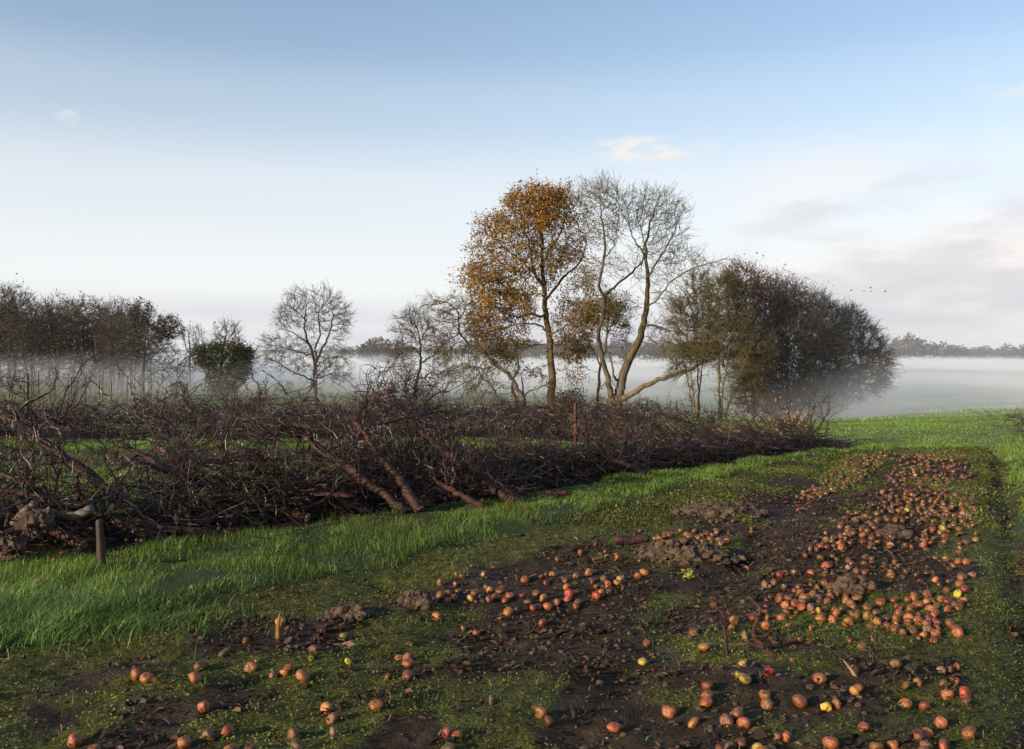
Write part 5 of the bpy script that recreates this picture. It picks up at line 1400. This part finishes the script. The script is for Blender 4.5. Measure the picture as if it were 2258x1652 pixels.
# ------------------------------------------------------------------ grass, moss, weeds, leaf litter, clods
def scatter(n, x0, x1, y0, y1, wfn, seed, ypow=1.0):
    r = np.random.default_rng(seed); y_ = y0 + (y1 - y0) * r.uniform(0, 1, n) ** ypow; x_ = r.uniform(x0, x1, n) 
    k = r.uniform(0, 1, n) < wfn(x_, y_)
    vis = np.abs(x_) < y_ * 1.02 + 1.0
    k &= vis
    return x_[k], y_[k], r
def blades(geo, x_, y_, r, hmin, hmax, wid, cols, clump=.5, lean=.5):
    n = len(x_); z = terrain(x_, y_)
    tuft = fbm(x_ * 2.2, y_ * 2.2, 55, 3); big = fbm(x_ * .6, y_ * .6, 56, 2)
    h = (hmin + (hmax - hmin) * r.uniform(0, 1, n) ** 1.3) * (1 - clump + 2 * clump * np.clip((tuft - .3) * 2.2, 0, 1))
    a = r.uniform(0, 2 * np.pi, n); dx, dy = np.cos(a), np.sin(a)
    la = fbm(x_ * .9, y_ * .9, 57, 2) * 12 + r.normal(0, 1.3, n); lx, ly = np.cos(la), np.sin(la)
    ln = h * lean * r.uniform(.2, 1.2, n)
    w = wid * r.uniform(.7, 1.4, n)
    b_ = np.column_stack([x_, y_, z - .008])
    s_ = np.column_stack([dx * w / 2, dy * w / 2, 0 * w])
    d1 = np.column_stack([(lx + dy * .8) * ln * .3, (ly - dx * .8) * ln * .3, h * .62]); d2 = np.column_stack([(lx + dy * .8) * ln, (ly - dx * .8) * ln, h])
    v = np.stack([b_ - s_, b_ + s_, b_ + d1 + s_ * .7, b_ + d1 - s_ * .7, b_ + d2], 1)
    i = np.arange(n)[:, None] * 5
    C = np.array(cols); k = r.integers(0, len(C), n); mot = fbm(x_ * 4.5, y_ * 4.5, 59, 2); c = C[k] * ((0.55 + .9 * big) * (.6 + .8 * mot))[:, None] * r.uniform(.8, 1.2, (n, 1))
    cc = np.repeat(c[:, None], 5, 1)
    geo.add(v.reshape(-1, 3), [i + np.array([0, 1, 2, 3]), i + np.array([3, 2, 4])], cc.reshape(-1, 3))
GR = [(.095, .205, .018), (.12, .23, .022), (.075, .17, .018), (.15, .21, .032), (.09, .175, .028), (.10, .19, .02), (.17, .22, .035), (.24, .20, .085)]
GRY = GR[:3] + [(.13, .14, .04)]
def gmask(x_, y_): return zones(x_, y_)[0]
g = Geo()
dens = lambda y0: (lambda x_, y_: gmask(x_, y_) * np.clip((y0 / np.maximum(y_, .5)) ** 1.1, 0, 1))
x_, y_, r = scatter(760000, -11, 11, 1.6, 9.5, dens(6.0), 1); blades(g, x_, y_, r, .020, .080, .0034, GR, .85, .8)
x_, y_, r = scatter(560000, -16, 17, 9.5, 16.5, dens(13.0), 2); blades(g, x_, y_, r, .024, .078, .0062, GR, .8, .7)
x_, y_, r = scatter(300000, -26, 8, 11, 25, lambda x_, y_: gmask(x_, y_) * .8, 3); blades(g, x_, y_, r, .035, .08, .011, GR, .4, .5)
x_, y_, r = scatter(260000, -2, 24, 15, 36, lambda x_, y_: zones(x_, y_)[4] * np.clip(15 / y_, 0, 1), 4); blades(g, x_, y_, r, .022, .05, .013, GRY, .5, .5)
x_, y_, r = scatter(160000, 2, 46, 34, 80, lambda x_, y_: np.clip(34 / y_, 0, 1) ** 1.5 * sstep(.35, .6, fbm(x_ * .25, y_ * .1, 88, 3)), 14); blades(g, x_, y_, r, .06, .16, .045, GRY, .5, .5)
tag(g.build('grass', M_grass), kind='stuff')
# taller tussock of coarse grass at the near left
g = Geo(); p0 = on_ground(*ZB(260, 960)); r = np.random.default_rng(66); n = 5200
x_ = p0[0] + r.normal(0, .42, n); y_ = p0[1] + r.normal(0, .22, n); blades(g, x_, y_, r, .05, .125, .0045, [(.075, .15, .03), (.10, .18, .035), (.13, .20, .06)], .3, 1.3)
tag(g.build('tussock', M_grass), 'tussock of longer blue-green grass in the grass strip at the near left', 'grass tussock')

def cover(geo, x_, y_, r, size, cols, hmax=.03, thick=1):
    n = len(x_); z = terrain(x_, y_) + hmax * r.uniform(0, 1, n)
    L = size * r.uniform(.6, 1.4, (n, 1)); a = r.normal(0, 1, (n, 3)); a[:, 2] *= .5; a /= np.linalg.norm(a, axis=1, keepdims=True)
    b_ = np.cross(a, np.array([0, 0, 1.0]) + r.normal(0, .5, (n, 3))); b_ /= np.linalg.norm(b_, axis=1, keepdims=True) + 1e-9
    c = np.column_stack([x_, y_, z]); nn = np.cross(a, b_)
    v = np.stack([c - a * L * .5, c + b_ * L * .33 + nn * L * .1, c + a * L * .5, c - b_ * L * .33 + nn * L * .1], 1)
    i = np.arange(n)[:, None] * 4; C = np.array(cols); pt = fbm(x_ * 1.7, y_ * 1.7, 58, 3)
    cc = C[r.integers(0, len(C), n)] * (.25 + 1.5 * pt)[:, None] * r.uniform(.75, 1.25, (n, 1))
    geo.add(v.reshape(-1, 3), [np.concatenate([i + np.array([0, 1, 2]), i + np.array([0, 2, 3])])], np.repeat(cc[:, None], 4, 1).reshape(-1, 3))
MOSS = [(.075, .088, .013), (.105, .118, .016), (.05, .062, .015), (.16, .16, .02), (.08, .10, .025)]
g = Geo()
wm = lambda y0: (lambda x_, y_: zones(x_, y_)[1] * np.clip((y0 / np.maximum(y_, .5)) ** 1.2, 0, 1))
x_, y_, r = scatter(420000, -8, 6, 1.6, 8.5, wm(4.5), 5); cover(g, x_, y_, r, .013, MOSS, .028)
x_, y_, r = scatter(220000, -3, 9, 8.5, 15.6, wm(11), 6); cover(g, x_, y_, r, .026, MOSS, .035)
# sprigs: thin weeds and stray grass in the mud and moss
x_, y_, r = scatter(90000, -8, 8, 1.6, 15.5, lambda x_, y_: (zones(x_, y_)[1] * .9 + zones(x_, y_)[3] * .12) * (fbm(x_ * 3, y_ * 3, 91, 2) > .52), 7); blades(g, x_, y_, r, .015, .055, .004, GRY, .4, .8)
tag(g.build('ground_cover', M_cover), kind='stuff')

g = Geo(); LIT = [(.028, .018, .012), (.045, .028, .018), (.018, .013, .011), (.07, .04, .022), (.05, .034, .03), (.10, .055, .028)]
def litter(x_, y_, r, size, cols=LIT):
    n = len(x_); z = terrain(x_, y_) + .004 + .02 * r.uniform(0, 1, n) ** 2
    a = r.uniform(0, 6.28, n); t = r.normal(0, .35, (n, 2)); L = size * r.uniform(.5, 1.3, (n, 1))
    ax = np.column_stack([np.cos(a), np.sin(a), t[:, 0]]); ay = np.column_stack([-np.sin(a), np.cos(a), t[:, 1]]); up = np.cross(ax, ay)
    c = np.column_stack([x_, y_, z]); L = L * r.uniform(.35, 1.5, (n, 1)); W = L * r.uniform(.25, .7, (n, 1)); cu = r.uniform(.05, .6, (n, 1))
    v = np.stack([c - ax * L * .5, c - ax * L * .15 + ay * W * .5 + up * W * cu, c + ax * L * .3 + ay * W * .4 + up * W * cu, c + ax * L * .55 + up * L * .1, c + ax * L * .3 - ay * W * .4 + up * W * cu, c - ax * L * .15 - ay * W * .5 + up * W * cu, c], 1)
    i = np.arange(n)[:, None] * 7; C = np.array(cols); cc = C[r.integers(0, len(C), n)] * r.uniform(.6, 1.5, (n, 1))
    f = np.concatenate([i + np.array(q) for q in ([0, 6, 1], [1, 6, 2], [2, 6, 3], [3, 6, 4], [4, 6, 5], [5, 6, 0])])
    g.add(v.reshape(-1, 3), [f], np.repeat(cc[:, None], 7, 1).reshape(-1, 3))
wd_ = lambda x_, y_: (zones(x_, y_)[3] * .75 + zones(x_, y_)[1] * .10 + zones(x_, y_)[0] * .035) * (.15 + .85 * sstep(.42, .58, fbm(x_ * 1.5 + 2, y_ * 1.5, 71, 3))) * np.clip(7.5 / y_, 0, 1)
x_, y_, r = scatter(240000, -8, 8, 1.8, 14, wd_, 8); litter(x_, y_, r, .034)
x_, y_, r = scatter(26000, -12, 6, 3, 17, lambda x_, y_: zones(x_, y_)[2] * .8, 9); litter(x_, y_, r, .05, LIT + [(.14, .06, .025), (.2, .12, .03)])
tag(g.build('leaf_litter', M_litter), kind='stuff')

def clods():
    v0, f0 = ico(1); r = np.random.default_rng(81)
    def w(x_, y_):
        z_ = zones(x_, y_); return z_[3] * (.25 + .75 * sstep(.45, .6, fbm(x_ * 1.1, y_ * 1.1, 72, 3))) * np.clip(6 / y_, 0, 1)
    x_, y_, r = scatter(90000, -8, 8, 1.8, 14, w, 10); n = len(x_)
    s_ = r.uniform(0, 1, n) ** 5 * .018 + .0035
    vs = [v0 * (1 + 1.1 * (fbm(v0[:, 0] * 2 + q * 5, v0[:, 1] * 2 + v0[:, 2] * 1.5, 100 + q, 3) - .5))[:, None] for q in range(6)]
    V_ = np.array(vs)[r.integers(0, 6, n)]; a = r.uniform(0, 6.28, n); ca, sa = np.cos(a)[:, None], np.sin(a)[:, None]
    V_ = np.stack([V_[..., 0] * ca - V_[..., 1] * sa, V_[..., 0] * sa + V_[..., 1] * ca, V_[..., 2] * .65], -1) * s_[:, None, None]
    V_ += np.column_stack([x_, y_, terrain(x_, y_) + s_ * .2])[:, None]
    F_ = (f0[None] + (np.arange(n) * len(v0))[:, None, None]).reshape(-1, 3)
    return tag(mesh_np('soil_clods', V_.reshape(-1, 3), [F_], M_soil), kind='stuff')
clods()

# ------------------------------------------------------------------ small things on the mud
def weed(label, zf, stems, seed, r0=.012, name='dead_stem', mat=None, side=10):
    r = np.random.default_rng(seed); g = Geo()
    b0 = on_ground(*zf(*stems[0][0])); Y = b0[1]
    for k, s_ in enumerate(stems):
        W = smooth_poly([px(*zf(*q), Y + .02 * i) for i, q in enumerate(s_)], 14); 
        if k == 0: W[0] = b0
        g.tube(W, np.linspace(r0 if k == 0 else r0 * .7, r0 * .35, 14), 6)
        for _ in range(side // len(stems)):
            i = r.integers(4, 13); d = r.normal(0, 1, 3); d[2] = abs(d[2]); d /= np.linalg.norm(d); ln = r.uniform(.03, .10)
            g.tubes(np.array([[W[i], W[i] + d * ln * .5, W[i] + d * ln]]), np.array([[.0035, .003, .002]]), 3)
    return tag(g.build(name, mat or M_fell), label, 'dead plant')
weed('dark dead upright weed stem among apples at the right, left one of the pair', ZA, [[(235, 880), (225, 780), (215, 640), (205, 560), (230, 500), (190, 430), (140, 380)], [(215, 600), (180, 540), (150, 520)], [(225, 720), (205, 660), (180, 620)]], 91)
weed('pronged dead woody stem among apples at the right, right one of the pair', ZA, [[(600, 900), (520, 830), (450, 740), (440, 700), (470, 620), (500, 540), (480, 500), (430, 460)], [(450, 745), (540, 740), (600, 670), (615, 610)], [(520, 830), (400, 800), (300, 810), (270, 830)]], 92, .016)
weed('thin dark weed stalk standing in leaf litter at the lower right', ZA, [[(1385, 960), (1390, 880), (1400, 780), (1410, 700), (1440, 650)], [(1390, 880), (1360, 820)]], 93, .008)
weed('thin dead stalk beside the red apple in the left foreground', ZB, [[(1405, 1085), (1405, 1040), (1410, 1010)], [(1405, 1050), (1395, 1020)]], 94, .006)
# splintered orange stalk
b0 = on_ground(*ZB(1225, 1070)); g = Geo(); W = smooth_poly([px(*ZB(*q), b0[1]) for q in ((1225, 1072), (1222, 1030), (1225, 985), (1232, 945))], 10); g.tube(W, np.array([.010, .013, .014, .013, .012, .010, .010, .008, .006, .002]), 5)
tag(g.build('splinter', mat_noise('orange_wood', [(.3, (.16, .07, .02)), (.6, (.30, .14, .035))], 9, .6, .3)), 'upright orange splinter of wood with an apple behind it in the left foreground', 'splinter')
# straw leaf spike near the bottom
b0 = on_ground(*ZA(1250, 1060)); g = Geo(); W = smooth_poly([px(*ZA(*q), b0[1]) for q in ((1255, 1060), (1220, 1010), (1180, 960), (1145, 920))], 10); g.tube(W, np.array([.006, .009, .010, .009, .008, .007, .006, .005, .003, .001]), 4)
tag(g.build('dry_leaf_blade', mat_noise('straw', [(.3, (.16, .09, .045)), (.6, (.30, .19, .10))], 9, .7, 0)), 'dry straw-coloured leaf blade sticking up in the right foreground', 'dry leaf')
# sprig with yellow leaves
b0 = on_ground(*ZC(890, 775)); t = thing('leafy_sprig', 'fallen sprig with a few yellow-green leaves on the mud below the soil heap', 'sprig', b0)
g = Geo(); W = smooth_poly([px(*ZC(*q), b0[1] + dy) for q, dy in (((895, 778), 0), ((870, 750), .08), ((840, 735), .12), ((815, 728), .15))], 8); g.tube(W, np.linspace(.005, .003, 8), 4); g.build('stem', M_fell, t, False, b0)
g = Geo(); r = np.random.default_rng(5); leaf_cards(g, np.array([px(*ZC(*q), b0[1] + .12) for q in ((805, 727), (820, 742), (838, 738), (828, 722), (845, 748), (812, 738))]), .075, pal([(.42, .38, .07), (.30, .32, .07)]), r, 2, .008); g.build('leaf', M_leaf, t, False, b0)
# lobed oak leaf
b0 = on_ground(*ZB(1515, 1118)); g = Geo(); n = 28; aa = np.linspace(0, 2 * np.pi, n, endpoint=False); lob = .6 + .4 * np.cos(aa * 3.5) ** 2; ring = np.column_stack([np.cos(aa) * .062 * lob, np.sin(aa) * .040 * lob + .006, .014 + .012 * np.sin(aa * 2)]); v = np.vstack([[0, 0, .006], ring, ring - np.array([0, 0, .002])])
f = np.array([[0, 1 + i, 1 + (i + 1) % n] for i in range(n)]); fq = np.array([[1 + i, 1 + n + i, 1 + n + (i + 1) % n, 1 + (i + 1) % n] for i in range(n)]); g.add(v + b0 + np.array([0, 0, .03]), [f, fq]); tag(g.build('oak_leaf', mat_noise('tan_leaf', [(.3, (.13, .075, .04)), (.6, (.20, .12, .07))], 30, .6, .3)), 'tan lobed oak leaf lying on dark litter in the left foreground', 'leaf')
